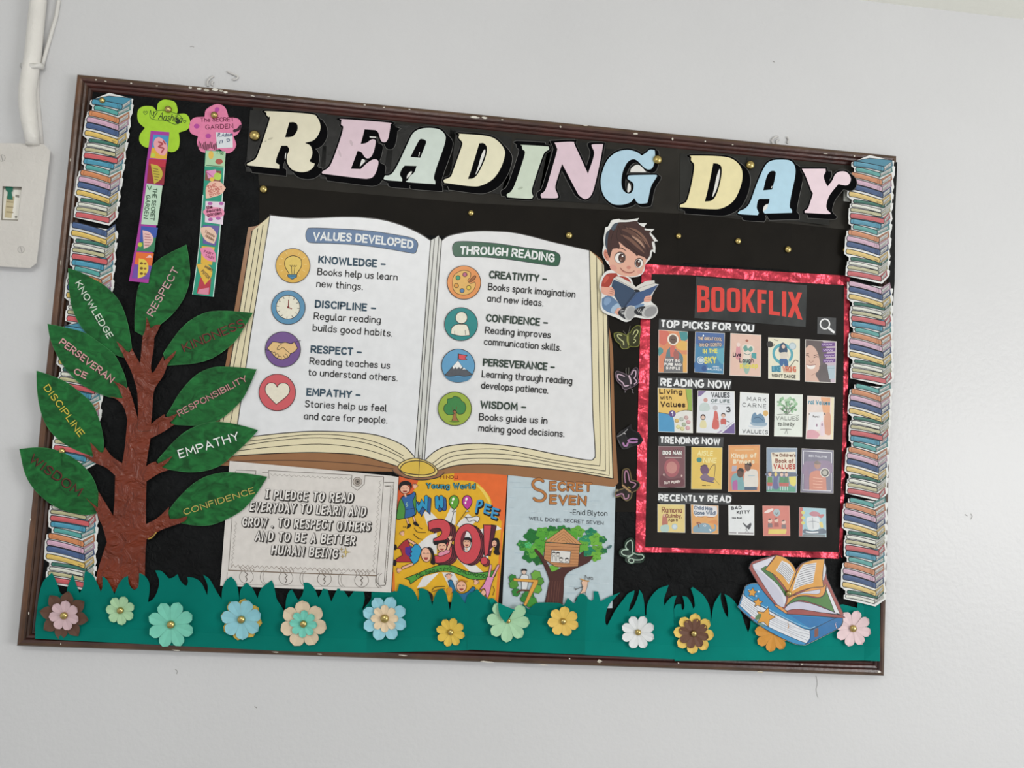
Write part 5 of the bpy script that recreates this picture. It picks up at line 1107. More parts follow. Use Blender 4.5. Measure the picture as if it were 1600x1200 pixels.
c.disc(41, 58, 10, '644a86', 8); ttl(c); c.text('Living', 3, 13, 72, 13, 13, '4a3216', 3); c.text('with', 5, 26, 40, 26, 10, '4a3216', 2.2); c.text('Values', 6, 43, 80, 43, 13, '4a3216', 3.2); c.text('1', 37, 63, 44, 63, 10, 'e6e2ea', 2.4); c.end()
c = cover(2, [(1091, 610.5), (1147, 612), (1148, 677.5), (1089, 675.5)], 'white cover with a red family and purple corners, second in the second row', 'd6d9de')
c.poly('/0,0 22,0 8,12 0,14', '7f6a9c'); c.poly('/100,74 100,100 66,100 84,86', '6f5a96'); c.poly('/96,72 100,70 60,100 52,100', 'a79ab8')
c.poly('44,60 46,48 52,48 56,60 58,88 40,88', 'cf5f54'); c.disc(48, 40, 7, 'b7b3b6', 6); c.disc(21, 22, 6, 'c98f86', 5); c.poly('6,34 18,28 30,32 32,46 6,48', 'bccac6'); c.disc(15, 63, 7, '4a3436', 7); c.disc(15, 64, 4.6, 'dcb9a6', 4.6); c.poly('10,72 22,72 24,88 8,88', 'd9cf9a'); c.disc(70, 57, 6, '33282a', 5.4); c.disc(70, 58.5, 5, 'd9b09c', 4.5); c.poly('64,66 76,66 76,80 64,80', 'c95a50'); c.stroke('62,72 54,68', 1.6, 'd9b09c'); c.stroke('77,70 86,73', 1.6, '4a4a4a'); c.poly('64,80 76,80 74,92 62,92', 'c9cdd2'); ttl(c)
c.text('VALUES', 36, 15, 88, 15, 13, '33363c', 2.4); c.text('OF LIFE', 36, 27, 88, 27, 8, '3f5a58', 1.9); c.stroke('/36,30 90,30', .6, '4f6a68'); c.text('3', 77, 50, 90, 50, 14, '4a4c50', 3); c.end()
c = cover(2, [(1156.8, 613), (1200.8, 615.7), (1200.8, 680), (1155, 678.8)], 'white cover with blue boat shape and thin black capitals, third in second row', 'd9dcdc')
c.disc(90, 47, 9, 'd6a955', 7); c.poly('40,68 44,52 54,46 60,52 72,48 84,56 88,68 76,74 50,74', '5f86a3'); c.poly('36,70 60,72 94,70 88,78 48,78', '8fa9bc'); c.poly('30,78 60,80 90,78 70,84 40,83', 'c3ccd3'); c.stroke('50,60 66,58 80,64', 1.6, '35587a'); ttl(c)
c.text('MARK', 24, 19, 92, 20, 10, '4a4d50', 1.6, sp=4); c.text('CARNE', 8, 34, 92, 35, 10, '4a4d50', 1.6, sp=4); c.text('VALUE(S', 10, 97, 98, 98, 10, '4a4d50', 1.8, sp=3); c.end()
c = cover(2, [(1211.5, 616), (1253.7, 617), (1252.8, 682), (1210, 681)], 'pale book cover with a green tree and roots, fourth in the second row', 'd3dad0')
random.seed(5)
for k in range(46):
    a = random.uniform(0, 6.28); r = math.sqrt(random.random()); c.disc(46 + 40 * r * math.cos(a), 24 + 19 * r * math.sin(a), random.uniform(3, 7), random.choice(['6fa272', '5a9160', '86b587', '9cc39a']), random.uniform(2, 4.5), n=9)
for a in ('38,48 42,38 30,26', '42,48 44,34 40,18', '46,48 54,30 62,20', '48,46 62,36 74,30', '40,42 28,38 18,34'): c.stroke(a, 2, '4f5a48')
c.stroke('8,49 40,47 88,50', 1, '6a7060'); c.stroke('22,84 44,83 62,84', 1.4, '55584f'); c.stroke('44,84 38,94', 1.2, '55584f'); c.stroke('44,84 48,94', 1.2, '55584f'); ttl(c)
c.text('VALUES', 4, 62, 88, 62, 10, '8b8f88', 1.8); c.text('to live by', 12, 76, 72, 76, 10, '4f524c', 1.8, slant=.2); c.end()
c = cover(2, [(1262, 619), (1303, 621.4), (1301.6, 686), (1259.5, 685)], 'pastel book cover with blue lettering and an orange jug shape, last in the second row', 'd9c4b8')
c.poly('/50,0 86,0 86,40 60,36', 'd9955f'); c.poly('66,45 80,36 90,45 92,86 76,90 66,80', 'c98a66'); c.poly('/88,0 100,0 100,100 92,100', 'd9cda5'); c.poly('8,38! 60,36! 62,80! 4,80!', 'd3d3d6'); c.poly('4,82 30,80 50,90 40,100! 0,100!', 'cf8f9a'); c.poly('52,62 64,60 68,90 52,90', 'd6c0c9'); c.disc(38, 68, 3, '8f6f86', 4); c.disc(58, 66, 3, '8f6f86', 4); c.disc(8, 42, 2, '6a5a52'); c.disc(66, 40, 3, '6a5a52'); ttl(c)
c.text('ral Values', 3, 19, 86, 19, 11, '3f8fa8', 3); c.text('Part I', 22, 50, 46, 50, 5, '55504c', 1.2); c.end()
# third row
c = cover(3, [(1029, 697.5), (1070, 698), (1070, 761), (1029, 761)], 'dark maroon book cover with white comic capitals, first in the third row', '7b4f55', 'a89a98')
c.poly('30,35 60,30 80,45 70,70 40,74 22,56', 'a5585f'); c.disc(50, 52, 20, 'bf7f78', 15); c.disc(20, 70, 3, 'cdb0a8'); c.disc(88, 72, 3, 'cdb0a8'); c.poly('10,70 40,80 90,78 90,98 10,98', '6d4047'); ttl(c)
c.text('DOG MAN', 13, 22, 90, 22, 13, '2a1c1e', 6); c.text('DOG MAN', 15, 21, 88, 21, 11, 'e0dcd8', 3.2); c.text('DAV PILKEY', 22, 93, 84, 90, 7, 'dccfc8', 2, jit=.6); c.stroke('/26,27 88,27', 2, 'b9a5a0'); c.end()
c = cover(3, [(1081, 699), (1128, 700), (1127, 764), (1080.5, 763.5)], 'yellow book cover with a purple sketch, second in the third row', 'dcb945', 'd9d0a0')
c.poly('30,48 44,42 56,50 56,62 40,66 30,58', '6f4f6c'); c.poly('28,72 46,62 60,70 78,74 64,84 40,80', '7f6a80'); c.stroke('58,56 66,46 78,42 76,70', 1.6, '4a4038'); c.stroke('34,78 56,82 74,84', 3, '6a5a70'); c.stroke('74,74 84,82 94,90', 1, '7a6a3a'); c.stroke('30,46 42,42 52,44', 2, '3f3040'); ttl(c)
c.text('AISLE', 18, 20, 70, 20, 13, 'e6d890', 2.8, slant=.15); c.text('NINE', 38, 37, 82, 37, 13, 'e6d890', 2.8, slant=.15); c.part('round_seal', 'ink', up=.01); c.disc(25, 30, 9, '3f8a86', 6); c.part('author_line', 'ink', up=.01); c.stroke('/36,92 48,92', 1.6, '4a3f1a'); c.stroke('/52,92 62,92', 1, '7a6a2a'); c.end()
c = cover(3, [(1138.5, 696), (1187, 695.5), (1186.6, 768), (1138, 768)], 'orange book cover with two boys leaning together, third in the third row', 'd98f4f', 'a8a39a')
c.poly('/4,4 96,4 96,40 4,30', 'dd9a50'); c.poly('4,60! 40,50 96,60! 96,97! 4,97!', 'cf7f62'); c.poly('52,60! 66,52 90,54 95,66 92,92 52,92', 'd3cdc4'); c.disc(62, 46, 10, '6b4a3c', 10); c.poly('52,42 60,36 72,38 74,46 62,42', '2f2624'); c.poly('10,70 24,60 44,66 52,92 50,97! 12,97!', '6fa0a5'); c.poly('14,80 28,76 30,97! 14,97!', 'b0589a'); c.disc(38, 60, 11, '5f4336', 10); c.poly('28,56 36,49 48,52 48,60 38,55', '2a2422'); c.stroke('64,66 84,66', 2, 'a9bcc0'); c.poly('/52,90 92,90 92,97 52,97', '4a5f78'); c.poly('/12,44 28,44 24,56 10,56', 'a9a5b5'); ttl(c)
c.text('Kings of', 8, 28, 90, 27, 11, 'e6d3b0', 3); c.text("B'more", 14, 40, 84, 40, 10, 'e6d3b0', 3.2); c.stroke('/20,10 80,10', 1.4, 'e0bf90'); c.end()
c = cover(3, [(1198.4, 700), (1245, 700.5), (1244, 769), (1198.4, 768)], 'cream and blue cover with children in green jumpers, fourth in the third row', '7f93a8', 'c3ccd3')
c.poly('14,10! 96,8! 98,54! 18,54!', 'dcd2bc'); c.poly('76,60 98,56! 98,84 80,82', 'd6c94a'); c.poly('0,54! 98,56! 98,64 0,64', '5f6a80'); c.poly('30,92 70,86 98,90! 98,100! 0,100! 0,96', '4f9a7c')
for x, cl in ((10, '5a8a4a'), (50, '4f8a5c'), (66, '4a7f5a')):
    c.poly([(x - 7, 66), (x + 7, 66), (x + 9, 80), (x - 9, 80)], cl); c.poly([(x - 9, 79), (x + 9, 79), (x + 8, 87), (x - 8, 87)], 'b9584c'); c.disc(x, 60, 5.5, 'd6b3a0', 5); c.stroke([(x - 4, 88), (x - 4, 96)], 2, 'd9dde3'); c.stroke([(x + 4, 88), (x + 4, 96)], 2, 'd9dde3'); c.poly([(x - 6, 58), (x, 53), (x + 6, 58), (x, 57)], '6a4a3a')
c.poly('24,62 30,54 38,62 36,78 40,92 22,92', '5c6090'); c.disc(30, 60, 5, 'd9bf5a', 5); ttl(c)
c.text("The Children's", 17, 20, 97, 20, 8, '7a4a38', 1.9); c.text('Book of', 28, 34, 90, 34, 10, '8f4f3c', 2.4); c.text('VALUES', 22, 48, 97, 48, 12, 'b8473c', 3); c.end()
c = cover(3, [(1253.3, 701), (1302, 704), (1301.6, 770.5), (1251.3, 768.8)], 'grey purple cover with an orange figure and round seal, last in third row', '6f6c80', '96938f')
c.stroke('/5,5 95,5 94,95 6,95', 1.6, 'd6d6da', closed=True); c.poly('8,32 30,28 90,26 92,55 8,60', '85708c'); c.poly('26,94! 26,60 40,50 62,50 76,60 80,94!', 'c4775c'); c.disc(50, 36, 10, 'a87a66', 9); c.poly('40,30 50,26 62,32 58,34 44,34', '7a6a62'); c.poly('10,55 22,52 24,94! 10,94!', '8a6f88')
for k in range(4): c.stroke([(38, 66 + k * 7), (66, 67 + k * 7)], 2, 'd99a80')
c.disc(74, 53, 15, 'cfcabf', 11); c.disc(74, 53, 12.5, '4f4a46', 9); c.disc(74, 53, 8, 'a9a598', 5.8); ttl(c); c.text('BEN PHILIPPE', 22, 18, 80, 19, 5, 'c9c9d3', 1.3); c.end()
# lowest row
c = cover(4, [(1028, 788), (1070, 788.5), (1070, 832), (1028, 831)], 'pale yellow book cover with red brown lettering, first in the lowest row', 'dcc576')
c.poly('18,40 26,36 34,50 36,72 16,78', 'b9705f'); c.disc(26, 40, 6, 'd6a58c'); c.poly('12,78 38,74 38,98 12,98', 'a9c4bc'); c.disc(62, 80, 11, 'a9bdc4', 11); c.disc(62, 80, 7.5, 'c3d0d3', 7.5); ttl(c)
c.text('Ramona', 14, 30, 90, 30, 21, '8a4a3a', 3.2); c.text('Quimby,', 28, 48, 90, 48, 15, '8a4a3a', 2.8); c.text('Age 8', 38, 61, 74, 61, 11, '7a5030', 2.4); c.end()
c = cover(4, [(1080, 788.5), (1122, 790.5), (1122, 834), (1081, 833)], 'orange book cover with a blue elephant, second in the lowest row', 'db9d52')
c.poly('8,0! 96,2! 96,30 80,40 50,38 20,42 8,30', 'd6d6d9'); c.poly('6,98! 6,80 30,66 55,64 70,72 78,84 88,80 84,66! 92,70 92,86 80,94 74,98!', '7f9fb0'); c.disc(50, 72, 5, 'c9d3d9', 4); c.disc(50, 72, 2.4, '33404a', 2.4); c.stroke('24,64 28,80', 3, '6a4a42'); c.stroke('18,64 28,62 34,66', 3, '9a5040'); c.poly('66,84 74,88 70,92', 'e6e2da'); c.poly('60,60 90,50 98,60 98,70 80,64', 'd98a45'); ttl(c)
c.text('Child Has', 10, 17, 80, 18, 14, '5f6f86', 3); c.text('Gone Wild!', 10, 35, 92, 34, 15, '5f6f86', 3.2); c.stroke('/22,41 44,42', 2.6, '8a5040'); c.stroke('/60,42 82,42', 2.4, 'b06a45'); c.end()
c = cover(4, [(1138.5, 789.5), (1178, 790), (1178, 836), (1139, 835)], 'white book cover with a grey butterfly and black capitals, third in the lowest row', 'd6d9da')
c.poly('72,80 56,62 60,60 72,68 84,60 90,62 86,76 78,82 72,76 66,82', '4a4c50'); c.stroke('72,84 62,96', 1.6, '6a6c70'); c.stroke('72,84 82,96', 1.6, '6a6c70'); c.poly('/2,92 98,92 98,97 2,96', '9a9496'); c.poly('/30,92 36,92 36,98 30,98', 'e3e3e3')
for k in range(14): c.disc(random.uniform(10, 92), random.uniform(50, 88), .9, 'a9adb0', n=6)
ttl(c); c.text('BAD', 10, 16, 52, 13, 12, '3a3c40', 3, jit=.5); c.text('KITTY', 32, 31, 84, 27, 12, '3a3c40', 3, jit=.5); c.text('Nick Bruel', 13, 46, 52, 45, 6, '3a3c40', 1.6); c.end()
c = cover(4, [(1192, 790.5), (1233, 791), (1234, 837), (1193, 837)], 'salmon red book cover with a yellow band, fourth in the lowest row', 'cc7263', 'd99a8a')
c.poly('6,20 20,12 38,8 38,14 22,22 8,24', 'e0cdc6'); c.disc(52, 22, 13, '9fb0b5', 13); c.stroke('46,22 52,28 58,20', 2, '5a6468')
for x, y in ((26, 50), (50, 48), (78, 54)): c.disc(x, y, 8, 'dcb9a8', 7); c.poly([(x - 9, y - 2), (x, y - 9), (x + 9, y), (x + 5, y - 4)], '4a3430'); c.poly([(x - 8, y + 8), (x + 8, y + 8), (x + 9, y + 22), (x - 9, y + 22)], 'a5564f' if x == 50 else '7f6f70')
c.part('yellow_band', 'gloss', up=.01); c.poly('/20,78 88,78 88,84 84,94 18,94', 'd9c04f'); c.end()
c = cover(4, [(1249, 793), (1290, 795), (1290.7, 839), (1248.7, 837.8)], 'light blue book cover with a red spine and yellow dots, last in the lowest row', '8fb9c4', 'a8b4b8')
c.poly('/0,0 13,0 12,100 0,100', 'b9574c')
for y in (17, 35, 53): c.disc(14, y, 7, 'c9c25a', 6)
c.poly('30,34 72,32 76,66 64,76 34,74', 'c9cdcf'); c.stroke('32,50 54,46 72,50', 1.6, '7a8088'); c.stroke('50,34 52,72', 1.6, '7a8088'); c.disc(58, 20, 20, 'b57480', 9); c.poly('70,24 94,20 84,34', 'b8605f'); c.poly('20,74 50,80 90,70 98,88 20,90', '5a6a7a'); c.stroke('26,84 46,86 70,84', 5, 'd0d4d6'); c.poly('/16,92 98,92 98,100 14,100', '6f777a'); c.poly('76,50 86,48 90,66 80,66', 'd3c05f'); c.end()

# ------------------------------------------------------------------ cartoon boy cut-out
BO = crop(900, 320, 1060, 960)
by = Th('cartoon_boy_cutout', 'cut-out picture of a cartoon boy sitting and reading a blue book', 'paper cutout', (980, 430), 19.0, T=BO)
by.part('card', 'foam', 'white edged card', up=0)
by.poly('320,170! 335,145 400,132 415,140! 480,142 590,125! 575,155 600,172 665,172! 640,210 660,225! 735,228! 700,262! 730,295! 768,342! 735,345! 745,400! 742,455! 715,435! 700,500 650,560 640,620 600,665 530,680 490,675! 520,700 545,770! 570,765 620,735 660,715 735,708! 740,740! 775,745! 740,800 715,850 705,900 725,925! 755,950 768,1000 740,1050 690,1070 620,1065 560,1055 530,1060! 510,1085 470,1098 430,1085 370,1055 300,1030 250,1000 230,950 235,880 240,840 220,780 225,720 250,660 290,620 345,608! 330,590 300,555 270,510 250,470 250,420 262,380! 258,320 268,260 275,215 300,205!', 'd9d9d6', 1.5)
by.part('shirt', 'gloss', 'red shirt'); by.poly('380,640! 300,645 258,685 238,745 245,770 300,775 330,740 350,690 395,672!', 'a13c30'); by.poly('390,668! 440,690 500,740 525,745! 490,690 440,670', 'a13c30'); by.stroke('330,740 345,700 370,660', 6, '6f2620'); by.poly('262,690 290,665 310,680 285,720 262,735', 'bb5242')
by.part('jeans', 'gloss', 'light blue jeans'); by.poly('243,880! 300,850 360,880 420,945! 360,1025! 290,1000 248,960', '5f7b9c'); by.poly('340,955! 395,920 420,945! 360,1025! 325,1000', '9db3c8'); by.poly('270,880 310,870 330,900 290,940 262,930', '7d98b8'); by.poly('545,940! 600,930 640,930 620,960 560,975', '6f8bac')
by.part('face', 'gloss', 'face with big brown eyes'); by.poly('300,470 305,540 335,600 390,645 450,668 530,672 590,655 630,610 650,550 662,505 640,440 560,380 460,330 360,340 310,400', 'd8a792'); by.disc(350, 590, 34, 'd3998a', 26, rot=30); by.disc(598, 628, 26, 'd3998a', 20)
by.poly('415,590 440,618 480,634 525,634 548,618 520,645 470,645 430,625', 'c98878'); by.stroke('415,592 440,618 480,634 522,634 546,620', 7, '7a3b32'); by.disc(494, 588, 20, 'c48373', 16)
by.sub('ear', 'gloss'); by.poly('300,440 275,420 260,440 262,480 280,515 305,520', 'c98470'); by.stroke('292,450 275,445 275,480 290,500', 6, '9a5546')
for ex, ey, rx, ry, ix in ((413, 495, 53, 56, 428), (590, 545, 42, 48, 582)):
    by.sub('eye', 'gloss'); by.disc(ex, ey, rx, '4a322c', ry, rot=12); by.disc(ex, ey + 4, rx * .9, 'e3ded9', ry * .88, rot=12); by.disc(ix, ey + 4, rx * .6, '3b2420', ry * .76); by.disc(ix, ey + 14, rx * .4, '5f3f33', ry * .45); by.disc(ix + 8, ey - 14, 8, 'ece8e4'); by.disc(ix - 8, ey + 22, 4, 'c9b0a5')
by.part('hair', 'gloss', 'spiky brown hair'); by.poly('318,500! 300,470! 285,400 275,330 285,265 325,225 350,185 400,165 480,162 570,150! 600,190 650,215! 645,235 705,245! 690,270 715,310 735,345! 712,350 725,420! 700,430 690,480 665,518! 640,492 600,478 560,465 500,420 460,395 420,360 398,345! 412,390 400,405 375,408 345,415 330,450', '3f2724')
by.poly('276,380 275,320 285,262 320,232! 300,300 295,400 305,460!', '39434f'); by.poly('330,225 355,180 400,165! 380,200 360,240', '46525e')
for a, w_, col in (('430,230 520,260 600,330 650,420', 42, '5f4238'), ('420,280 500,320 580,390 640,450', 30, '6f4f42'), ('470,215 560,240 640,310 690,400', 22, '7d5a4b'), ('520,290 590,340 640,400', 22, 'a5836f'), ('560,270 620,320 660,370', 12, '8f6a58')): by.stroke(a, w_, col, taper=lambda t_: math.sin(math.pi * (t_ * .9 + .05)))
for a in ('400,200 380,280 395,345', '400,200 440,300 520,400 600,465', '440,190 560,260 640,350 680,450', '360,230 330,320 325,440'): by.stroke(a, 5, '24130f')
by.stroke('392,412 425,405 470,432', 9, '2f1b18', taper=lambda t_: .4 + .6 * math.sin(math.pi * t_)); by.stroke('562,470 575,478', 8, '2f1b18')
by.part('book', 'gloss', 'open dark blue book'); by.poly('362,692! 395,672 520,735 562,772! 552,805!', 'd0cdc6'); by.poly('562,772! 600,745 660,722 735,712! 737,752! 600,812 560,800', 'cfccc5'); by.stroke('375,695 460,740 555,795', 4, '8f8c88'); by.stroke('575,790 650,760 735,740', 4, '8f8c88')
by.poly('355,700! 450,745 550,800 545,815! 440,960 420,955! 330,800! 338,740', '33465f'); by.poly('545,815! 600,815 680,785 770,748! 720,820 650,895 560,945 440,962!', '3d557c'); by.poly('545,815! 580,818 470,955 440,962!', '2a3a52'); by.stroke('/570,825 470,955', 4, '55698a'); by.disc(572, 806, 28, '1a1d24', 12, rot=10)
by.part('hand', 'gloss', 'left hand holding the book'); by.poly('240,768 235,800 250,832 300,850 342,855 362,838 358,800 330,768 290,772', 'd7a08d'); 
for a in ('320,790 350,800', '312,808 352,818', '305,826 348,836'): by.stroke(a, 5, 'a66a58')
by.part('hand', 'gloss', 'right hand holding the book'); by.poly('638,885 655,858 700,850 710,870 695,905 645,910', 'd7a08d'); by.stroke('650,875 695,868', 4, 'a66a58'); by.stroke('645,892 692,886', 4, 'a66a58')
by.part('shoe', 'gloss', 'left black and grey shoe'); by.poly('358,1010! 395,965 420,985 395,1035!', 'd7a08d'); by.poly('392,1010 430,970 490,962 480,1070 420,1045', '26282d'); by.disc(505, 1012, 52, 'b5b5b4', 70, rot=18); by.disc(512, 1012, 42, '9c9c9c', 60, rot=18)
for k in range(3): by.stroke([(405 + k * 12, 985 + k * 18), (445 + k * 6, 990 + k * 18)], 6, 'd0d0d0')
by.part('shoe', 'gloss', 'right black and grey shoe'); by.poly('545,1000 580,965 650,955 640,1035 570,1030', '26282d'); by.disc(690, 1000, 78, 'b5b5b4', 55, rot=-28); by.disc(698, 1002, 64, '8c8c8d', 42, rot=-28)
for k in range(3): by.stroke([(570 + k * 16, 975 + k * 2), (590 + k * 14, 1010)], 5, 'c0c0c0')
by.end()

# ------------------------------------------------------------------ butterflies
K1, K3, K5 = crop(950, 500, 1020, 700), crop(950, 660, 1020, 646), crop(950, 820, 1020, 1200)
def butterfly(label, T, k, outl, fill, edge, strokes, col, wd, d, axis, ant=(), body=None, extra=()):
    (ax, ay), (bx_, by_) = T(*axis[0]), T(*axis[1]); L = math.hypot(bx_ - ax, by_ - ay); nx, ny = (by_ - ay) / L, -(bx_ - ax) / L
    dist = lambda p: (p[0] - ax) * nx + (p[1] - ay) * ny
    s = Th('paper_butterfly', label, 'paper butterfly', (ax, ay), d, 'black paper butterflies beside the red border', T=T, D=lambda x, y: .22 * abs(dist((x, y))))
    pix = [T(*p) for p in P(outl)]
    for sg in (1, -1):
        half = []
        for i, p in enumerate(pix):
            q = pix[i - 1]; dp, dq = dist(p) * sg, dist(q) * sg
            if (dp >= 0) != (dq >= 0): t_ = dq / (dq - dp); half.append((q[0] + (p[0] - q[0]) * t_, q[1] + (p[1] - q[1]) * t_))
            if dp >= 0: half.append(p)
        s.part('wing', 'blackgloss', up=.01); s.poly(half, fill, .3, raw=True); s.art.T = Z(0, 0); s.stroke(half, wd * k * .8, edge, closed=True); s.art.T = T
    s.part('wing_pattern', 'ink', up=.3)
    for a in strokes: s.stroke(a, wd, col)
    for a, w_, c_ in extra: s.stroke(a, w_, c_)
    if body: s.part('body', 'ink'); s.stroke(body[0], body[1], body[2])
    if ant:
        for a in ant: s.part('antenna', 'ink', up=.01); s.stroke(a, wd * .6, '5a5850')
    s.end()
butterfly('olive green butterfly right below the cartoon boy', K1, .1, '95,210! 150,195 230,215 290,250! 320,205 350,200! 380,140 440,92 490,88 508,115 500,200 488,300 495,350 470,408 400,420 350,410! 310,440 240,450 200,420 190,380! 130,330 100,270', '34351f', '6b6e33',
          ('215,240 160,225 148,255 200,310 238,340 245,388', '392,225 420,170 458,155 468,190 440,240 412,275', '405,302 430,312 425,340 397,355'), 'b9bb84', 15, 14.4, ((320, 200), (320, 430)), ('320,205 335,150 345,92', '292,240 262,200 240,172'), ('305,255 305,320 322,380', 24, '8b8d45'))
butterfly('pinkish grey butterfly, second from the top', K1, .1, '115,820! 150,800 260,840 310,870! 350,850 370,800 420,750 460,755 472,830 460,900 482,960 440,1010 380,1050! 320,1070 270,1090 230,1060 225,1030! 150,960 120,880', '262126', '5c4d57',
          ('255,880 180,850 147,862 160,920 230,980 258,1030 320,1022', '365,852 400,790 435,800 430,880 410,910 450,960 412,1000'), 'bda3b3', 17, 14.4, ((325, 850), (355, 1060)), ('290,850 280,800 285,755', '320,850 325,790 322,745'), ('328,875 350,930 360,990', 26, 'c4adb8'), (('270,1120 268,1128', 12, '8a848a'), ('360,1075 385,1090 380,1130 400,1140', 8, '7a757a')))
butterfly('mostly black butterfly with one pink patch, third from the top', K3, .10836, '130,200! 180,140 260,90 330,40! 340,100 440,150! 500,258! 450,310 350,340 230,380 190,340 150,260', '1b1a1b', '2a282a',
          ('290,262 350,235 420,245', '300,280 360,290 418,280', '285,300 270,335 235,335 218,300'), 'a274a0', 26, 14.4, ((240, 180), (330, 320)), (), None, (('140,205 210,165 280,100', 12, '8f8d8f'), ('150,260 180,330', 10, '55535a'), ('230,150 250,165', 14, 'b5b2b2')))  # grey extra strokes are highlights painted onto the wings
butterfly('tan and pink butterfly, fourth from the top', K3, .10836, '210,720 225,680 290,670 320,720 340,830! 420,850 460,900 420,970 350,1010! 330,1090 270,1130 210,1090 190,1060! 112,1080! 112,1000 230,950! 210,900 205,800', '241e1c', '6a5c40',
          ('250,870 240,770 252,702 285,720 308,830 330,860 380,872 398,900 360,940', '120,1055 190,1030 220,1042 240,1100 288,1090 298,1045'), 'a2768c', 18, 14.4, ((210, 900), (325, 1000)), (), ('215,910 318,995', 30, '9c7d58'), (('115,968 145,972', 10, 'a59a80'), ('115,985 145,988', 10, 'a59a80'), ('290,930 320,950', 14, '9c8a4a')))
butterfly('pale green outlined butterfly, lowest of all, at the corner of the red border', K5, .0583, '450,640! 380,640 320,690 310,760 350,830 480,870! 470,960 560,1030 650,1040 720,1010! 900,1000 980,900 960,790 800,750 710,720! 700,600 690,400 600,360 500,410 440,520', '222c27', '2c4034',
          ('650,745 660,600 640,440 590,422 510,480 475,570 500,640 540,662', '540,668 420,672 362,722 390,790 500,832 600,822 690,755', '690,765 800,798 900,802 955,850 930,910 840,940 695,935 660,905', '625,900 560,920 560,980 620,1020 685,1000 690,940'), 'a9bfae', 26, 15.4, ((420, 560), (900, 1000)), (), ('690,760 620,820 530,880', 40, '9db3a2'))

# ------------------------------------------------------------------ cut-out of stacked books, bottom right
BC = g6
cb = Th('stacked_books_cutout', 'cut-out picture of an open book lying on a blue book with orange stars', 'paper cutout', (1232, 930), 24.0, T=BC)
DK = '23262e'
cb.part('card', 'foam', up=0); cb.poly('80,575! 130,445 150,392 215,366 270,372! 235,300 178,228! 206,172 265,146 437,102! 520,128 622,236! 700,168 892,138! 898,200 914,320! 1068,650! 1064,700! 1058,752 1000,806 742,936 700,950! 600,934 420,848 250,744 88,604', 'c9c9c9', 1.5)
cb.part('blue_book', 'gloss', 'thick blue closed book'); cb.ol('84,572! 134,450 152,396 215,370 285,380! 430,570! 540,655! 1000,692 1062,700! 1055,750 1000,802 740,932 700,946! 600,930 420,845 250,740 90,600', '2f76a8', 5, DK)
cb.poly('135,460! 112,535 95,575! 260,720! 420,802 600,882 718,930! 750,880 752,812! 600,745 400,645 200,535!', 'd3d5da')
for a in ('118,530 260,640 420,725 600,810 745,850', '105,558 260,685 420,768 600,850 730,905', '128,495 260,600 420,690 600,775 748,828', '108,545 255,660 420,748 600,832 738,880', '124,512 260,622 420,708 600,792'): cb.stroke(a, 4, '8f93a0')
cb.ol('84,572! 90,600 250,740 420,845 600,930 700,946! 720,930! 600,886 420,806 260,722 95,576!', '3b88b8', 4, DK); cb.ol('752,812! 1000,692 1062,700! 1052,750 1000,802 745,930! 730,928 755,880', '276aa0', 5, DK); cb.poly('795,800! 832,785! 832,862! 795,876!', '7d5145')
cb.ol('134,455! 152,396 215,370 285,380! 430,570! 540,655! 995,692! 800,785 752,800 700,795 600,745 400,642 165,505', '2f82b3', 5, DK); cb.poly('560,665! 700,680 990,692! 780,785 740,780', '2a6fa6'); cb.stroke('170,495 400,630 600,732 740,788 800,775', 5, '9fc6da')
cb.disc(272, 445, 9, 'c9d9e3'); cb.disc(250, 487, 7, 'c9d9e3'); cb.disc(180, 432, 7, 'c9d9e3'); cb.disc(355, 590, 6, 'c9d9e3')
for cx, cy, r, ro in ((213, 455, 46, 8), (266, 550, 46, 4), (335, 685, 92, 18)):
    cb.part('star', 'gloss', 'orange star', up=.02); q = []
    for k in range(10):
        a = math.radians(-90 + ro + 36 * k); rr = r if k % 2 == 0 else r * .52; q.append((cx + rr * math.cos(a), cy + rr * math.sin(a)))
    cb.ol(q, 'd2953f', 5, '4a3a22')
cb.part('bookmark_ribbon', 'gloss', 'green and red ribbon marks', up=.01); cb.poly('240,690 265,660 295,655 290,690 255,712', '5a7a52'); cb.poly('195,680 225,685 240,700 215,705', 'c97f80'); cb.poly('262,745 300,740 330,775 290,765', '6a8a80')
cb.part('open_book', 'gloss', 'open book with maroon cover', up=.3)
cb.ol('180,226! 208,172 265,148 435,104! 520,130 622,240! 700,170 890,140! 896,200 912,320! 1066,650! 1060,692! 800,672 540,656! 430,575! 300,420', '97504a', 6, DK)
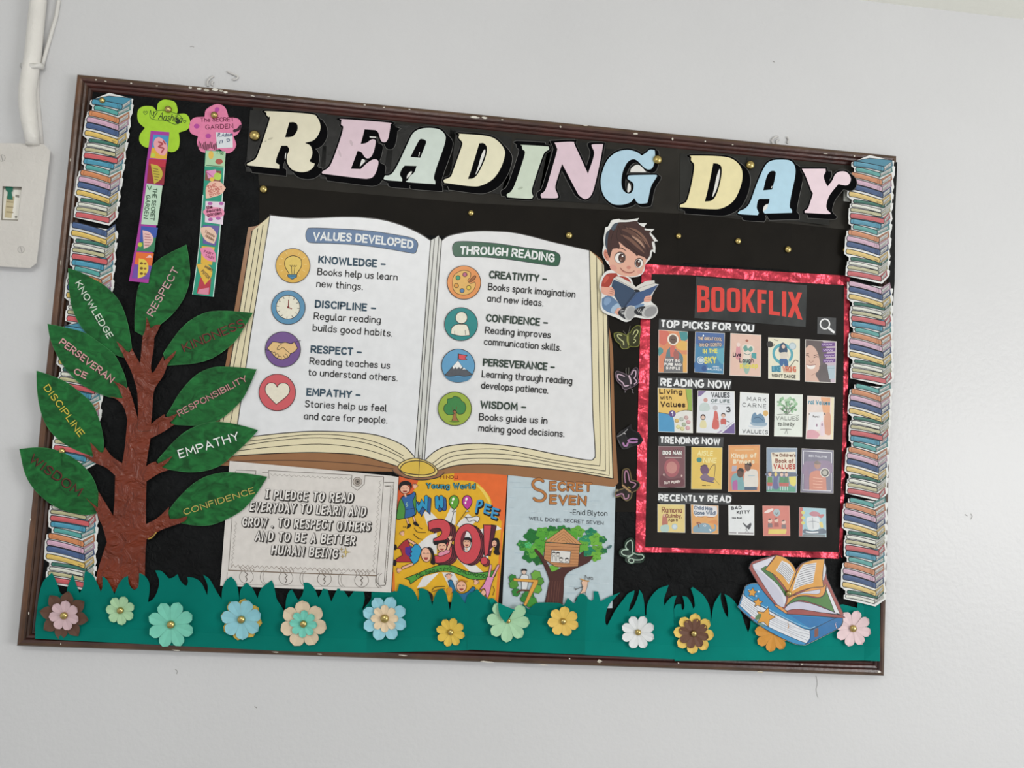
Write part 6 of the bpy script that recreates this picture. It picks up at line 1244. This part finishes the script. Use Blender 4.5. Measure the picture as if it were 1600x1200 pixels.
cb.ol('214,190! 425,112! 332,240! 520,470 514,592! 450,570 330,400 220,225!', 'cdcdd6', 4, DK); cb.poly('225,222! 300,270 420,380 490,480 512,590! 450,568 335,405', 'bcbccb'); cb.ol('292,235! 342,205! 520,440 525,492! 450,380 360,300', '4a7540', 4, DK)
cb.ol('545,452! 600,345 630,262! 680,190 780,150 890,140! 872,300 880,400! 760,412 640,450 545,505!', 'cf9540', 5, DK); cb.ol('440,104! 520,130 590,190 626,260! 600,335 548,452! 500,380 420,290 332,240! 400,160', 'cf9540', 5, DK)
cb.ol('888,180 906,235 886,335 872,335! 876,260', 'c3c6d0', 4, DK)
cb.ol('600,482! 700,450 852,424! 832,468 700,466', 'c3c3d0', 4, DK); cb.ol('548,505! 650,465 760,415 880,402! 908,372! 890,460 840,500 720,482 620,500 530,575!', 'cf8f45', 4, DK); cb.ol('600,482! 700,450 852,424! 832,468 700,466', 'c3c3d0', 3, DK)
cb.ol('530,582! 600,512 700,490 820,506 885,480 912,400! 982,642! 860,582 700,532 620,536', '4d7a3e', 5, DK); cb.ol('510,612! 560,562 640,540 760,558 880,600 1032,660! 860,642 660,612 550,626', 'bfbecf', 5, DK); cb.ol('912,390! 1034,658! 986,642! 906,430!', 'd3d4d8', 4, DK)
cb.ol('540,656! 552,622 660,612 860,642 1045,672 1060,692 800,672', '964e49', 4, DK); cb.ol('418,576! 440,570 500,600 540,640 532,656!', 'cc8a4c', 4, DK)
for a in ('/490,155 500,158', ): pass
cb.part('printed_text', 'ink', 'white text blocks', up=.02); cb.poly('490,155! 560,190 606,265! 555,378! 500,302 435,250!', 'd6d6d9'); cb.poly('690,195! 814,175! 782,366! 680,390 588,442! 630,300', 'd6d6d9')
for k in range(7): cb.stroke([(485 - k * 7 + 4, 172 + k * 13), (530 - k * 3, 196 + k * 19), (598 - k * 7, 268 + k * 14)], 4, '4a4d55')
for k in range(9): cb.stroke([(684 - k * 10, 212 + k * 25), (740 - k * 10, 195 + k * 24), (806 - k * 3, 190 + k * 20)], 4, '4a4d55')
cb.end()
pin(1232.3, 927.5, 27.0, 4.8, 'brass pin holding the cut-out of stacked books')
